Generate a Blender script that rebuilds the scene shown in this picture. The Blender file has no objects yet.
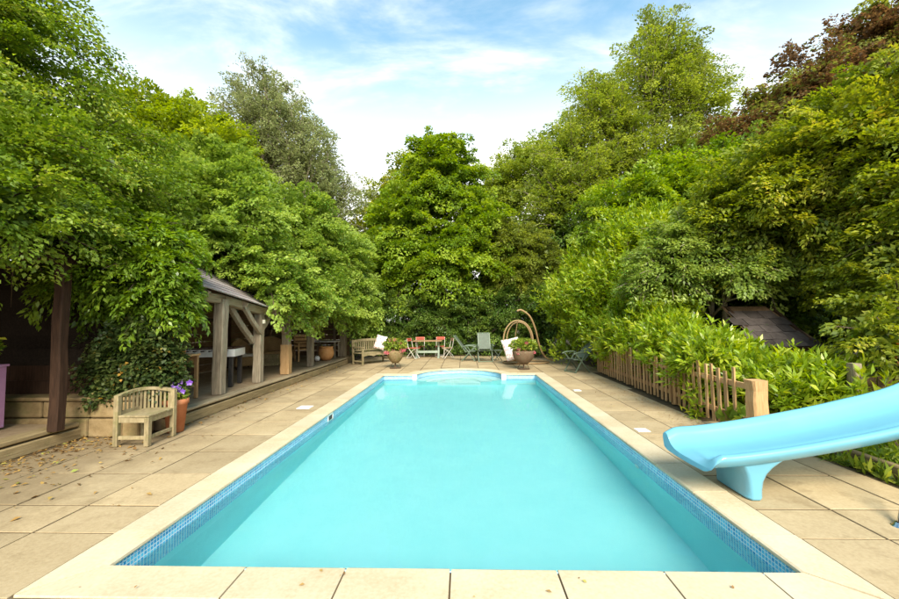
import bpy, bmesh, math, random
import numpy as np
from mathutils import Vector, Matrix

random.seed(7)
R = math.radians
C = bpy.context.scene.collection
sc = bpy.context.scene

# ------------------------------------------------------------------ camera
CAM = Vector((0.0, 0.0, 1.6))
F_PX, YAW, PITCH, ROLL = 400.0, 0.03358, 0.05279, -0.01009
cam_d = bpy.data.cameras.new("camera")
cam = bpy.data.objects.new("camera", cam_d); C.objects.link(cam)
cam_d.sensor_width = 36.0; cam_d.lens = F_PX / 899.0 * 36.0
cam_d.clip_start = 0.05; cam_d.clip_end = 2000
_f = Vector((-math.sin(YAW)*math.cos(PITCH), math.cos(YAW)*math.cos(PITCH), math.sin(PITCH)))
_r = Vector((math.cos(YAW), math.sin(YAW), 0)); _u = _r.cross(_f)
_r2 = _r*math.cos(ROLL) + _u*math.sin(ROLL); _u2 = -_r*math.sin(ROLL) + _u*math.cos(ROLL)
cam.matrix_world = Matrix(((_r2.x,_u2.x,-_f.x,CAM.x),(_r2.y,_u2.y,-_f.y,CAM.y),(_r2.z,_u2.z,-_f.z,CAM.z),(0,0,0,1)))
sc.camera = cam

# ------------------------------------------------------------------ world, sun, exposure
SUN_EL, SUN_AZ = R(40), R(168)          # azimuth clockwise from +Y (behind the camera, a little to the right)
w = bpy.data.worlds.new("World"); sc.world = w; w.use_nodes = True
nt = w.node_tree; nt.nodes.clear()
def wn(t, **k):
    n = nt.nodes.new(t)
    for a, b in k.items(): setattr(n, a, b)
    return n
out = wn('ShaderNodeOutputWorld'); bg = wn('ShaderNodeBackground')
sky = wn('ShaderNodeTexSky', sky_type='NISHITA', sun_disc=False, sun_elevation=SUN_EL, sun_rotation=SUN_AZ,
         air_density=1.0, dust_density=0.6, ozone_density=1.6)
tc = wn('ShaderNodeTexCoord'); sep = wn('ShaderNodeSeparateXYZ')
nt.links.new(tc.outputs['Generated'], sep.inputs[0])
den = wn('ShaderNodeMath', operation='ADD'); den.inputs[1].default_value = 0.25
nt.links.new(sep.outputs['Z'], den.inputs[0])
mx = wn('ShaderNodeMath', operation='MAXIMUM'); mx.inputs[1].default_value = 0.05
nt.links.new(den.outputs[0], mx.inputs[0])
dv = wn('ShaderNodeVectorMath', operation='DIVIDE'); cmb = wn('ShaderNodeCombineXYZ')
for i in range(3): nt.links.new(mx.outputs[0], cmb.inputs[i])
nt.links.new(tc.outputs['Generated'], dv.inputs[0]); nt.links.new(cmb.outputs[0], dv.inputs[1])
mp = wn('ShaderNodeMapping'); mp.inputs['Scale'].default_value = (0.9, 2.0, 1.0); mp.inputs['Location'].default_value = (3.1, 0.7, 0)
nt.links.new(dv.outputs[0], mp.inputs[0])
ns = wn('ShaderNodeTexNoise'); ns.inputs['Scale'].default_value = 1.7; ns.inputs['Detail'].default_value = 7; ns.inputs['Roughness'].default_value = .58
ns.inputs['Distortion'].default_value = .35
nt.links.new(mp.outputs[0], ns.inputs['Vector'])
rc = wn('ShaderNodeMapRange', interpolation_type='SMOOTHSTEP'); rc.inputs[1].default_value = .45; rc.inputs[2].default_value = .82
rc.inputs[3].default_value = 0.0; rc.inputs[4].default_value = .9
nt.links.new(ns.outputs['Fac'], rc.inputs[0])
rh = wn('ShaderNodeMapRange', interpolation_type='SMOOTHSTEP'); rh.inputs[1].default_value = .67; rh.inputs[2].default_value = .24
rh.inputs[3].default_value = 0.0; rh.inputs[4].default_value = .95
nt.links.new(sep.outputs['Z'], rh.inputs[0])
a1 = wn('ShaderNodeMath', operation='ADD', use_clamp=True)
nt.links.new(rc.outputs[0], a1.inputs[0]); nt.links.new(rh.outputs[0], a1.inputs[1])
sm = wn('ShaderNodeVectorMath', operation='SCALE'); sm.inputs['Scale'].default_value = 0.9
hsw = wn('ShaderNodeHueSaturation'); hsw.inputs['Saturation'].default_value = 1.15; hsw.inputs['Hue'].default_value = .472
nt.links.new(sky.outputs[0], hsw.inputs['Color']); nt.links.new(hsw.outputs[0], sm.inputs[0])
mixw = wn('ShaderNodeMix', data_type='RGBA'); mixw.inputs[7].default_value = (4.7, 4.6, 4.4, 1)
nt.links.new(a1.outputs[0], mixw.inputs[0]); nt.links.new(sm.outputs[0], mixw.inputs[6])
nt.links.new(mixw.outputs[2], bg.inputs['Color']); bg.inputs['Strength'].default_value = 0.15
nt.links.new(bg.outputs[0], out.inputs[0])

sd = bpy.data.lights.new("sun", 'SUN'); sun = bpy.data.objects.new("sun", sd); C.objects.link(sun)
sd.energy = 3.0; sd.angle = R(30); sd.color = (1.0, .92, .76)
sdir = Vector((math.sin(SUN_AZ)*math.cos(SUN_EL), math.cos(SUN_AZ)*math.cos(SUN_EL), math.sin(SUN_EL)))
sun.rotation_euler = sdir.to_track_quat('Z', 'Y').to_euler(); sun.location = sdir*40

vs = sc.view_settings
vs.view_transform = 'Standard'; vs.look = 'None'; vs.gamma = 1.0; vs.use_curve_mapping = False; vs.exposure = 1.32
sc.cycles.use_denoising = True
sc.cycles.max_bounces = 9; sc.cycles.diffuse_bounces = 4; sc.cycles.glossy_bounces = 3
sc.cycles.transmission_bounces = 6; sc.cycles.transparent_max_bounces = 8
sc.cycles.sample_clamp_indirect = 40.0

# ------------------------------------------------------------------ materials
MATS = {}
def newmat(name):
    m = bpy.data.materials.new(name); m.use_nodes = True
    n = m.node_tree; n.nodes.clear(); MATS[name] = m
    return m, n
def N(n, t, **k):
    x = n.nodes.new(t)
    for a, b in k.items(): setattr(x, a, b)
    return x
def surf(name, stops, rough=.7, spec=.3, scale=6, detail=6, stretch=(1,1,1), bump=.3, bdist=.01, world=False, objvar=.12,
         scale2=None, fac2=.35, metallic=0.0, coat=0.0, stain=None, dirt=None):
    """procedural surface: a noise ramp through stops [(pos, rgb)...], a second coarse noise, per-object value shift, bump"""
    m, n = newmat(name); L = n.links.new
    o = N(n, 'ShaderNodeOutputMaterial'); b = N(n, 'ShaderNodeBsdfPrincipled')
    if world: g = N(n, 'ShaderNodeNewGeometry'); src = g.outputs['Position']
    else: g = N(n, 'ShaderNodeTexCoord'); src = g.outputs['Object']
    oi = N(n, 'ShaderNodeObjectInfo')
    off = N(n, 'ShaderNodeVectorMath', operation='SCALE'); off.inputs['Scale'].default_value = 0 if world else 17.0
    cb = N(n, 'ShaderNodeCombineXYZ')
    for i in range(3): L(oi.outputs['Random'], cb.inputs[i])
    L(cb.outputs[0], off.inputs[0])
    ad = N(n, 'ShaderNodeVectorMath', operation='ADD'); L(src, ad.inputs[0]); L(off.outputs[0], ad.inputs[1])
    mpp = N(n, 'ShaderNodeMapping'); mpp.inputs['Scale'].default_value = stretch; L(ad.outputs[0], mpp.inputs[0])
    t = N(n, 'ShaderNodeTexNoise'); t.inputs['Scale'].default_value = scale; t.inputs['Detail'].default_value = detail; t.inputs['Roughness'].default_value = .62
    L(mpp.outputs[0], t.inputs['Vector'])
    t2 = N(n, 'ShaderNodeTexNoise'); t2.inputs['Scale'].default_value = scale2 or scale*.17; t2.inputs['Detail'].default_value = 4
    L(ad.outputs[0], t2.inputs['Vector'])
    mm = N(n, 'ShaderNodeMix', data_type='FLOAT'); mm.inputs[0].default_value = fac2
    L(t.outputs['Fac'], mm.inputs[2]); L(t2.outputs['Fac'], mm.inputs[3])
    cr = N(n, 'ShaderNodeValToRGB'); e = cr.color_ramp.elements
    while len(e) < len(stops): e.new(.5)
    for el, (p, c) in zip(e, stops): el.position = p; el.color = (*c, 1)
    L(mm.outputs[0], cr.inputs[0])
    hv = N(n, 'ShaderNodeHueSaturation'); L(cr.outputs[0], hv.inputs['Color'])
    vr = N(n, 'ShaderNodeMapRange'); vr.inputs[3].default_value = 1-objvar; vr.inputs[4].default_value = 1+objvar
    L(oi.outputs['Random'], vr.inputs[0]); L(vr.outputs[0], hv.inputs['Value'])
    col = hv.outputs[0]
    if stain:
        (sx0, sx1, scol, samt, sscale) = stain
        t3 = N(n, 'ShaderNodeTexNoise'); t3.inputs['Scale'].default_value = sscale; t3.inputs['Detail'].default_value = 8; t3.inputs['Roughness'].default_value = .7
        L(ad.outputs[0], t3.inputs['Vector'])
        r3 = N(n, 'ShaderNodeMapRange'); r3.inputs[1].default_value = sx0; r3.inputs[2].default_value = sx1; r3.inputs[4].default_value = samt
        L(t3.outputs['Fac'], r3.inputs[0])
        mz = N(n, 'ShaderNodeMix', data_type='RGBA'); mz.inputs[7].default_value = (*scol, 1)
        L(r3.outputs[0], mz.inputs[0]); L(col, mz.inputs[6]); col = mz.outputs[2]
    if dirt:      # trodden soil and leaf mould that spreads from the deck side
        dx0, dx1, dcol, damt = dirt
        sx = N(n, 'ShaderNodeSeparateXYZ'); L(src, sx.inputs[0])
        g1 = N(n, 'ShaderNodeMapRange'); g1.inputs[1].default_value = dx0; g1.inputs[2].default_value = dx1; L(sx.outputs['X'], g1.inputs[0])
        t4 = N(n, 'ShaderNodeTexNoise'); t4.inputs['Scale'].default_value = 2.4; t4.inputs['Detail'].default_value = 9; t4.inputs['Roughness'].default_value = .75; L(ad.outputs[0], t4.inputs['Vector'])
        g2 = N(n, 'ShaderNodeMath', operation='ADD'); L(t4.outputs['Fac'], g2.inputs[0]); L(g1.outputs[0], g2.inputs[1])
        g3 = N(n, 'ShaderNodeMapRange'); g3.inputs[1].default_value = .72; g3.inputs[2].default_value = 1.25; g3.inputs[4].default_value = damt; L(g2.outputs[0], g3.inputs[0])
        mz2 = N(n, 'ShaderNodeMix', data_type='RGBA'); mz2.inputs[7].default_value = (*dcol, 1)
        L(g3.outputs[0], mz2.inputs[0]); L(col, mz2.inputs[6]); col = mz2.outputs[2]
    L(col, b.inputs['Base Color'])
    b.inputs['Roughness'].default_value = rough; b.inputs['Specular IOR Level'].default_value = spec
    b.inputs['Metallic'].default_value = metallic; b.inputs['Coat Weight'].default_value = coat
    if bump:
        bp = N(n, 'ShaderNodeBump'); bp.inputs['Strength'].default_value = bump; bp.inputs['Distance'].default_value = bdist
        L(t.outputs['Fac'], bp.inputs['Height']); L(bp.outputs[0], b.inputs['Normal'])
    L(b.outputs[0], o.inputs[0])
    return m

def leafmat(name, stops, trans=.46, rough=.45, spec=.35):
    m, n = newmat(name); L = n.links.new
    o = N(n, 'ShaderNodeOutputMaterial'); b = N(n, 'ShaderNodeBsdfPrincipled'); tr = N(n, 'ShaderNodeBsdfTranslucent')
    at = N(n, 'ShaderNodeAttribute'); at.attribute_name = 'rnd'
    cr = N(n, 'ShaderNodeValToRGB'); e = cr.color_ramp.elements
    while len(e) < len(stops): e.new(.5)
    for el, (p, c) in zip(e, stops): el.position = p; el.color = (*c, 1)
    L(at.outputs['Fac'], cr.inputs[0]); L(cr.outputs[0], b.inputs['Base Color'])
    hs = N(n, 'ShaderNodeHueSaturation'); hs.inputs['Hue'].default_value = .485; hs.inputs['Saturation'].default_value = 1.1; hs.inputs['Value'].default_value = 1.35
    L(cr.outputs[0], hs.inputs['Color']); L(hs.outputs[0], tr.inputs['Color'])
    b.inputs['Roughness'].default_value = rough; b.inputs['Specular IOR Level'].default_value = spec
    mi = N(n, 'ShaderNodeMixShader'); mi.inputs[0].default_value = trans
    L(b.outputs[0], mi.inputs[1]); L(tr.outputs[0], mi.inputs[2]); L(mi.outputs[0], o.inputs[0])
    return m

surf('earth', [(.3,(.05,.035,.02)),(.55,(.11,.08,.045)),(.75,(.16,.12,.07))], rough=.95, spec=.1, scale=9, world=True, bump=.7, bdist=.03)
surf('slab', [(.3,(.30,.222,.122)),(.5,(.40,.306,.175)),(.72,(.475,.378,.232))], rough=.85, spec=.2, scale=42, detail=10, scale2=1.5, fac2=.5, world=True, bump=.5, bdist=.004, objvar=.15,
     stain=(.52,.70,(.20,.14,.07),.55,3.1), dirt=(-2.9,-5.2,(.17,.125,.07),.75))
surf('coping', [(.28,(.44,.335,.195)),(.5,(.555,.465,.31)),(.75,(.64,.56,.41))], rough=.75, spec=.25, scale=34, detail=10, scale2=1.8, fac2=.55, world=True, bump=.3, bdist=.004, objvar=.07,
     stain=(.6,.8,(.42,.27,.11),.4,2.3))
surf('old_oak', [(.3,(.09,.07,.048)),(.5,(.255,.21,.145)),(.72,(.44,.375,.275))], scale=5, stretch=(9,9,.7), rough=.85, spec=.15, bump=.7, bdist=.012)
surf('old_oak_y', [(.3,(.13,.10,.06)),(.5,(.28,.225,.14)),(.72,(.42,.34,.21))], scale=5, stretch=(9,.7,9), rough=.85, spec=.15, bump=.7, bdist=.01)
surf('sleeper', [(.3,(.13,.10,.05)),(.5,(.27,.20,.10)),(.72,(.38,.30,.16))], scale=5, stretch=(9,.7,9), rough=.85, spec=.15, bump=.6, bdist=.01, stain=(.55,.75,(.10,.11,.03),.5,3))
surf('roof_board', [(.3,(.20,.16,.15)),(.5,(.33,.28,.27)),(.72,(.44,.39,.37))], scale=5, stretch=(9,.6,9), rough=.8, spec=.2, bump=.5, bdist=.008)
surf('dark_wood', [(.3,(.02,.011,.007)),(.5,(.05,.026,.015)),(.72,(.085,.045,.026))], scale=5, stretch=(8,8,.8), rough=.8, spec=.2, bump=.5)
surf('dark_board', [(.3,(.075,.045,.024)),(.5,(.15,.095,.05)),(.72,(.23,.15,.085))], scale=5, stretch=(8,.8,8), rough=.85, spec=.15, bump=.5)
surf('shade_board', [(.3,(.012,.009,.007)),(.6,(.03,.022,.016))], scale=5, stretch=(8,.8,8), rough=.9, spec=.1, bump=.5)  # boards darkened to near black: the shelter's interior shade is in the colour
surf('teak', [(.3,(.15,.12,.065)),(.5,(.28,.225,.125)),(.72,(.40,.33,.20))], scale=7, stretch=(3,3,1), rough=.8, spec=.15, bump=.3, bdist=.004, stain=(.48,.68,(.15,.16,.045),.6,7))
surf('picket', [(.3,(.26,.15,.065)),(.5,(.42,.26,.12)),(.72,(.54,.36,.19))], scale=6, stretch=(8,8,.8), rough=.8, spec=.15, bump=.4, bdist=.004, objvar=.22)
surf('floor_dust', [(.3,(.20,.14,.08)),(.5,(.32,.235,.14)),(.72,(.42,.32,.20))], scale=7, rough=.95, spec=.1, world=True, bump=.4, bdist=.008)
surf('sandstone', [(.3,(.15,.10,.045)),(.5,(.26,.185,.09)),(.72,(.35,.26,.14))], scale=6, rough=.9, spec=.15, bump=.8, bdist=.02, world=True, stain=(.5,.7,(.10,.12,.03),.65,1.8))
surf('terracotta', [(.3,(.38,.12,.05)),(.5,(.50,.19,.085)),(.75,(.56,.27,.14))], scale=7, rough=.8, spec=.2, bump=.2, bdist=.004)
surf('orange_pot', [(.3,(.36,.15,.05)),(.5,(.52,.25,.09)),(.75,(.6,.34,.15))], scale=7, rough=.8, spec=.2, bump=.2, bdist=.004)
surf('lilac_paint', [(.3,(.40,.20,.35)),(.6,(.48,.26,.42))], scale=6, rough=.5, spec=.3, bump=.15, bdist=.003)
surf('white_paint', [(.3,(.62,.6,.55)),(.6,(.78,.77,.73))], scale=8, rough=.5, spec=.35, bump=.1, bdist=.002)
surf('cream_metal', [(.3,(.52,.48,.40)),(.6,(.68,.65,.57))], scale=10, rough=.45, spec=.4, bump=.1, bdist=.002)
surf('red_slat', [(.3,(.40,.075,.05)),(.6,(.52,.12,.08))], scale=10, rough=.5, spec=.3, bump=.1, bdist=.002)
surf('tan_slat', [(.3,(.36,.2,.11)),(.6,(.5,.32,.2))], scale=10, rough=.6, spec=.3, bump=.1, bdist=.002)
surf('table_wood', [(.3,(.2,.12,.06)),(.6,(.36,.22,.12))], scale=6, stretch=(1,8,8), rough=.6, spec=.3, bump=.2, bdist=.003)
surf('sage_paint', [(.3,(.20,.26,.20)),(.6,(.32,.38,.31))], scale=9, rough=.6, spec=.3, bump=.1, bdist=.002)
surf('green_plastic', [(.3,(.075,.11,.07)),(.6,(.125,.165,.11))], scale=9, rough=.42, spec=.45, bump=.05, bdist=.002)
surf('green_mesh', [(.3,(.06,.08,.058)),(.6,(.11,.135,.10))], scale=60, rough=.6, spec=.3, bump=.3, bdist=.002)
surf('black_metal', [(.3,(.015,.015,.015)),(.6,(.04,.035,.03))], scale=12, rough=.5, spec=.4, bump=.15, bdist=.002)
surf('rust_iron', [(.3,(.06,.04,.025)),(.6,(.13,.085,.05))], scale=16, rough=.8, spec=.3, bump=.3, bdist=.003)
surf('moss_liner', [(.3,(.14,.10,.05)),(.5,(.27,.20,.10)),(.75,(.38,.28,.15))], scale=26, rough=.98, spec=.05, bump=1.0, bdist=.02, stain=(.5,.7,(.13,.15,.03),.6,6))
surf('wicker_dark', [(.3,(.07,.045,.025)),(.5,(.15,.10,.06)),(.75,(.24,.165,.1))], scale=24, stretch=(1,1,4), rough=.85, spec=.2, bump=1.0, bdist=.015)
surf('wicker', [(.3,(.22,.13,.06)),(.5,(.38,.25,.12)),(.75,(.48,.34,.18))], scale=22, stretch=(1,1,4), rough=.75, spec=.2, bump=1.0, bdist=.012)
surf('rattan', [(.3,(.20,.125,.055)),(.6,(.33,.22,.105))], scale=14, rough=.55, spec=.35, bump=.3, bdist=.004)
surf('slate', [(.3,(.035,.027,.023)),(.5,(.065,.052,.046)),(.75,(.10,.082,.074))], scale=9, rough=.75, spec=.25, bump=.6, bdist=.008, objvar=.35)
surf('bark', [(.3,(.05,.038,.025)),(.5,(.12,.09,.06)),(.75,(.2,.16,.11))], scale=7, stretch=(5,5,.9), rough=.95, spec=.1, bump=1.0, bdist=.03)
surf('pale_bark', [(.3,(.16,.13,.09)),(.5,(.3,.25,.18)),(.75,(.42,.37,.29))], scale=5, stretch=(3,3,1), rough=.9, spec=.1, bump=.6, bdist=.02)
surf('slide_gel', [(.3,(.125,.365,.485)),(.7,(.145,.395,.515))], scale=3, rough=.22, spec=.5, bump=.02, bdist=.002, coat=.25, objvar=.02)
surf('chrome', [(.3,(.5,.5,.5)),(.7,(.66,.66,.66))], scale=12, rough=.18, spec=.5, bump=.02, metallic=1.0)
surf('cushion_grey', [(.3,(.5,.47,.42)),(.6,(.62,.6,.55))], scale=10, rough=.9, spec=.1, bump=.2)
surf('pool_liner', [(.3,(.34,.79,.825)),(.6,(.39,.83,.86))], scale=2.2, rough=.7, spec=.2, world=True, bump=.0, objvar=0)
surf('pool_step', [(.3,(.62,.84,.83)),(.6,(.70,.90,.89))], scale=2.2, rough=.7, spec=.2, world=True, bump=.0, objvar=0)
surf('white_plastic', [(.3,(.72,.70,.66)),(.6,(.82,.81,.78))], scale=8, rough=.45, spec=.4, bump=.05)
surf('bulb', [(.3,(.8,.8,.78)),(.6,(.85,.85,.82))], scale=8, rough=.3, spec=.5, bump=0)

# floral fabric: white ground with pink and grey-green blotches
m, n = newmat('floral'); L = n.links.new
o = N(n,'ShaderNodeOutputMaterial'); b = N(n,'ShaderNodeBsdfPrincipled'); t = N(n,'ShaderNodeTexCoord')
v1 = N(n,'ShaderNodeTexVoronoi'); v1.inputs['Scale'].default_value = 11; L(t.outputs['Object'], v1.inputs['Vector'])
c1 = N(n,'ShaderNodeValToRGB'); c1.color_ramp.elements[0].position=.18; c1.color_ramp.elements[0].color=(.62,.17,.17,1); c1.color_ramp.elements[1].position=.42; c1.color_ramp.elements[1].color=(.74,.66,.62,1)
L(v1.outputs['Distance'], c1.inputs[0])
v2 = N(n,'ShaderNodeTexNoise'); v2.inputs['Scale'].default_value=17; L(t.outputs['Object'], v2.inputs['Vector'])
r2 = N(n,'ShaderNodeMapRange'); r2.inputs[1].default_value=.56; r2.inputs[2].default_value=.62; L(v2.outputs['Fac'], r2.inputs[0])
m2 = N(n,'ShaderNodeMix', data_type='RGBA'); m2.inputs[7].default_value=(.36,.38,.33,1); L(r2.outputs[0], m2.inputs[0]); L(c1.outputs[0], m2.inputs[6])
L(m2.outputs[2], b.inputs['Base Color']); b.inputs['Roughness'].default_value=.9; L(b.outputs[0], o.inputs[0])

# blue glass mosaic: square tiles with pale grout, tile tone by cell, real relief by bump; u along the wall, v = height
m, n = newmat('mosaic'); L = n.links.new
o = N(n,'ShaderNodeOutputMaterial'); b = N(n,'ShaderNodeBsdfPrincipled'); uv = N(n,'ShaderNodeUVMap'); uv.uv_map = 'UVMap'
br = N(n,'ShaderNodeTexBrick'); br.offset = 0.0; br.squash = 1.0
br.inputs['Scale'].default_value = 1.0; br.inputs['Mortar Size'].default_value = .0036; br.inputs['Mortar Smooth'].default_value=.1
br.inputs['Brick Width'].default_value = .031; br.inputs['Row Height'].default_value = .031; br.inputs['Bias'].default_value = 0.0
br.inputs['Color1'].default_value = (.02,.27,.60,1); br.inputs['Color2'].default_value = (.13,.58,.82,1); br.inputs['Mortar'].default_value = (.72,.78,.8,1)
L(uv.outputs[0], br.inputs['Vector']); L(br.outputs['Color'], b.inputs['Base Color'])
bp = N(n,'ShaderNodeBump'); bp.invert=True; bp.inputs['Strength'].default_value=.5; bp.inputs['Distance'].default_value=.003; L(br.outputs['Fac'], bp.inputs['Height']); L(bp.outputs[0], b.inputs['Normal'])
b.inputs['Roughness'].default_value=.2; b.inputs['Specular IOR Level'].default_value=.4; L(b.outputs[0], o.inputs[0])

# water: refraction plus a weak mirror
m, n = newmat('water'); L = n.links.new
o = N(n,'ShaderNodeOutputMaterial'); rf = N(n,'ShaderNodeBsdfRefraction'); gl = N(n,'ShaderNodeBsdfGlossy'); fr = N(n,'ShaderNodeFresnel')
rf.inputs['IOR'].default_value=1.33; rf.inputs['Roughness'].default_value=0.0; rf.inputs['Color'].default_value=(.88,.995,.985,1)
gl.inputs['Roughness'].default_value=.02; fr.inputs['IOR'].default_value=1.33
mu = N(n,'ShaderNodeMath', operation='MULTIPLY'); mu.inputs[1].default_value=.55; L(fr.outputs[0], mu.inputs[0])
g = N(n,'ShaderNodeNewGeometry'); t = N(n,'ShaderNodeTexNoise'); t.inputs['Scale'].default_value=2.6; t.inputs['Detail'].default_value=3; L(g.outputs['Position'], t.inputs['Vector'])
bp = N(n,'ShaderNodeBump'); bp.inputs['Strength'].default_value=.05; bp.inputs['Distance'].default_value=.05; L(t.outputs['Fac'], bp.inputs['Height'])
for x in (rf, gl, fr): L(bp.outputs[0], x.inputs['Normal'])
mi = N(n,'ShaderNodeMixShader'); L(mu.outputs[0], mi.inputs[0]); L(rf.outputs[0], mi.inputs[1]); L(gl.outputs[0], mi.inputs[2]); L(mi.outputs[0], o.inputs[0])

# foliage
leafmat('leaf_maple', [(0,(.05,.095,.012)),(.45,(.155,.25,.026)),(.8,(.27,.37,.045)),(1,(.44,.46,.085))])
leafmat('leaf_yellow', [(0,(.09,.13,.013)),(.5,(.24,.33,.028)),(1,(.44,.50,.055))])
leafmat('leaf_silver', [(0,(.11,.13,.05)),(.5,(.25,.29,.11)),(1,(.42,.47,.21))])
leafmat('leaf_lime', [(0,(.09,.16,.02)),(.5,(.25,.37,.055)),(1,(.45,.55,.11))])
leafmat('leaf_glossy', [(0,(.05,.10,.010)),(.5,(.15,.26,.024)),(1,(.32,.44,.05))], rough=.3, spec=.5)
leafmat('leaf_ivy',    [(0,(0.023,0.044,0.013)),(.5,(0.065,0.104,0.029)),(.88,(0.158,0.190,0.052)),(1,(0.600,0.349,0.065))], rough=.35, spec=.45)
leafmat('leaf_hazel', [(0,(.07,.135,.012)),(.5,(.215,.335,.027)),(1,(.42,.51,.058))])
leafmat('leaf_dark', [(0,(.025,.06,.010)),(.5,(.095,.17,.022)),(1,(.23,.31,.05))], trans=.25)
leafmat('leaf_brown', [(0,(.08,.115,.018)),(.5,(.20,.25,.034)),(1,(.34,.38,.06))])
leafmat('leaf_birch', [(0,(.10,.15,.018)),(.5,(.26,.345,.042)),(1,(.44,.50,.085))])
leafmat('leaf_copper', [(0,(.08,.05,.022)),(.35,(.17,.10,.04)),(.55,(.22,.14,.05)),(.62,(.17,.19,.04)),(1,(.30,.36,.06))])
leafmat('leaf_olive', [(0,(.065,.115,.014)),(.5,(.235,.30,.03)),(.85,(.42,.44,.05)),(1,(.56,.49,.075))])
leafmat('leaf_laurel', [(0,(.10,.185,.013)),(.5,(.29,.42,.027)),(1,(.56,.60,.065))], rough=.3, spec=.5)
leafmat('leaf_elder', [(0,(.075,.13,.02)),(.5,(.24,.34,.055)),(1,(.42,.50,.125))])
leafmat('leaf_weed',   [(0,(0.092,0.159,0.019)),(.5,(0.222,0.317,0.039)),(1,(0.461,0.508,0.078))])
leafmat('petal_pink',  [(0,(.6,.10,.16)),(.5,(.72,.22,.26)),(1,(.8,.45,.4))])
leafmat('petal_violet',[(0,(.16,.05,.42)),(.6,(.28,.12,.6)),(1,(.5,.34,.75))])
leafmat('petal_white', [(0,(.7,.66,.55)),(1,(.82,.8,.74))])
leafmat('petal_orange',[(0,(.6,.24,.05)),(1,(.75,.42,.12))])
leafmat('leaf_fallen', [(0,(.16,.085,.03)),(.5,(.34,.20,.06)),(.85,(.48,.31,.09)),(1,(.25,.30,.06))], trans=.1)

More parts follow.
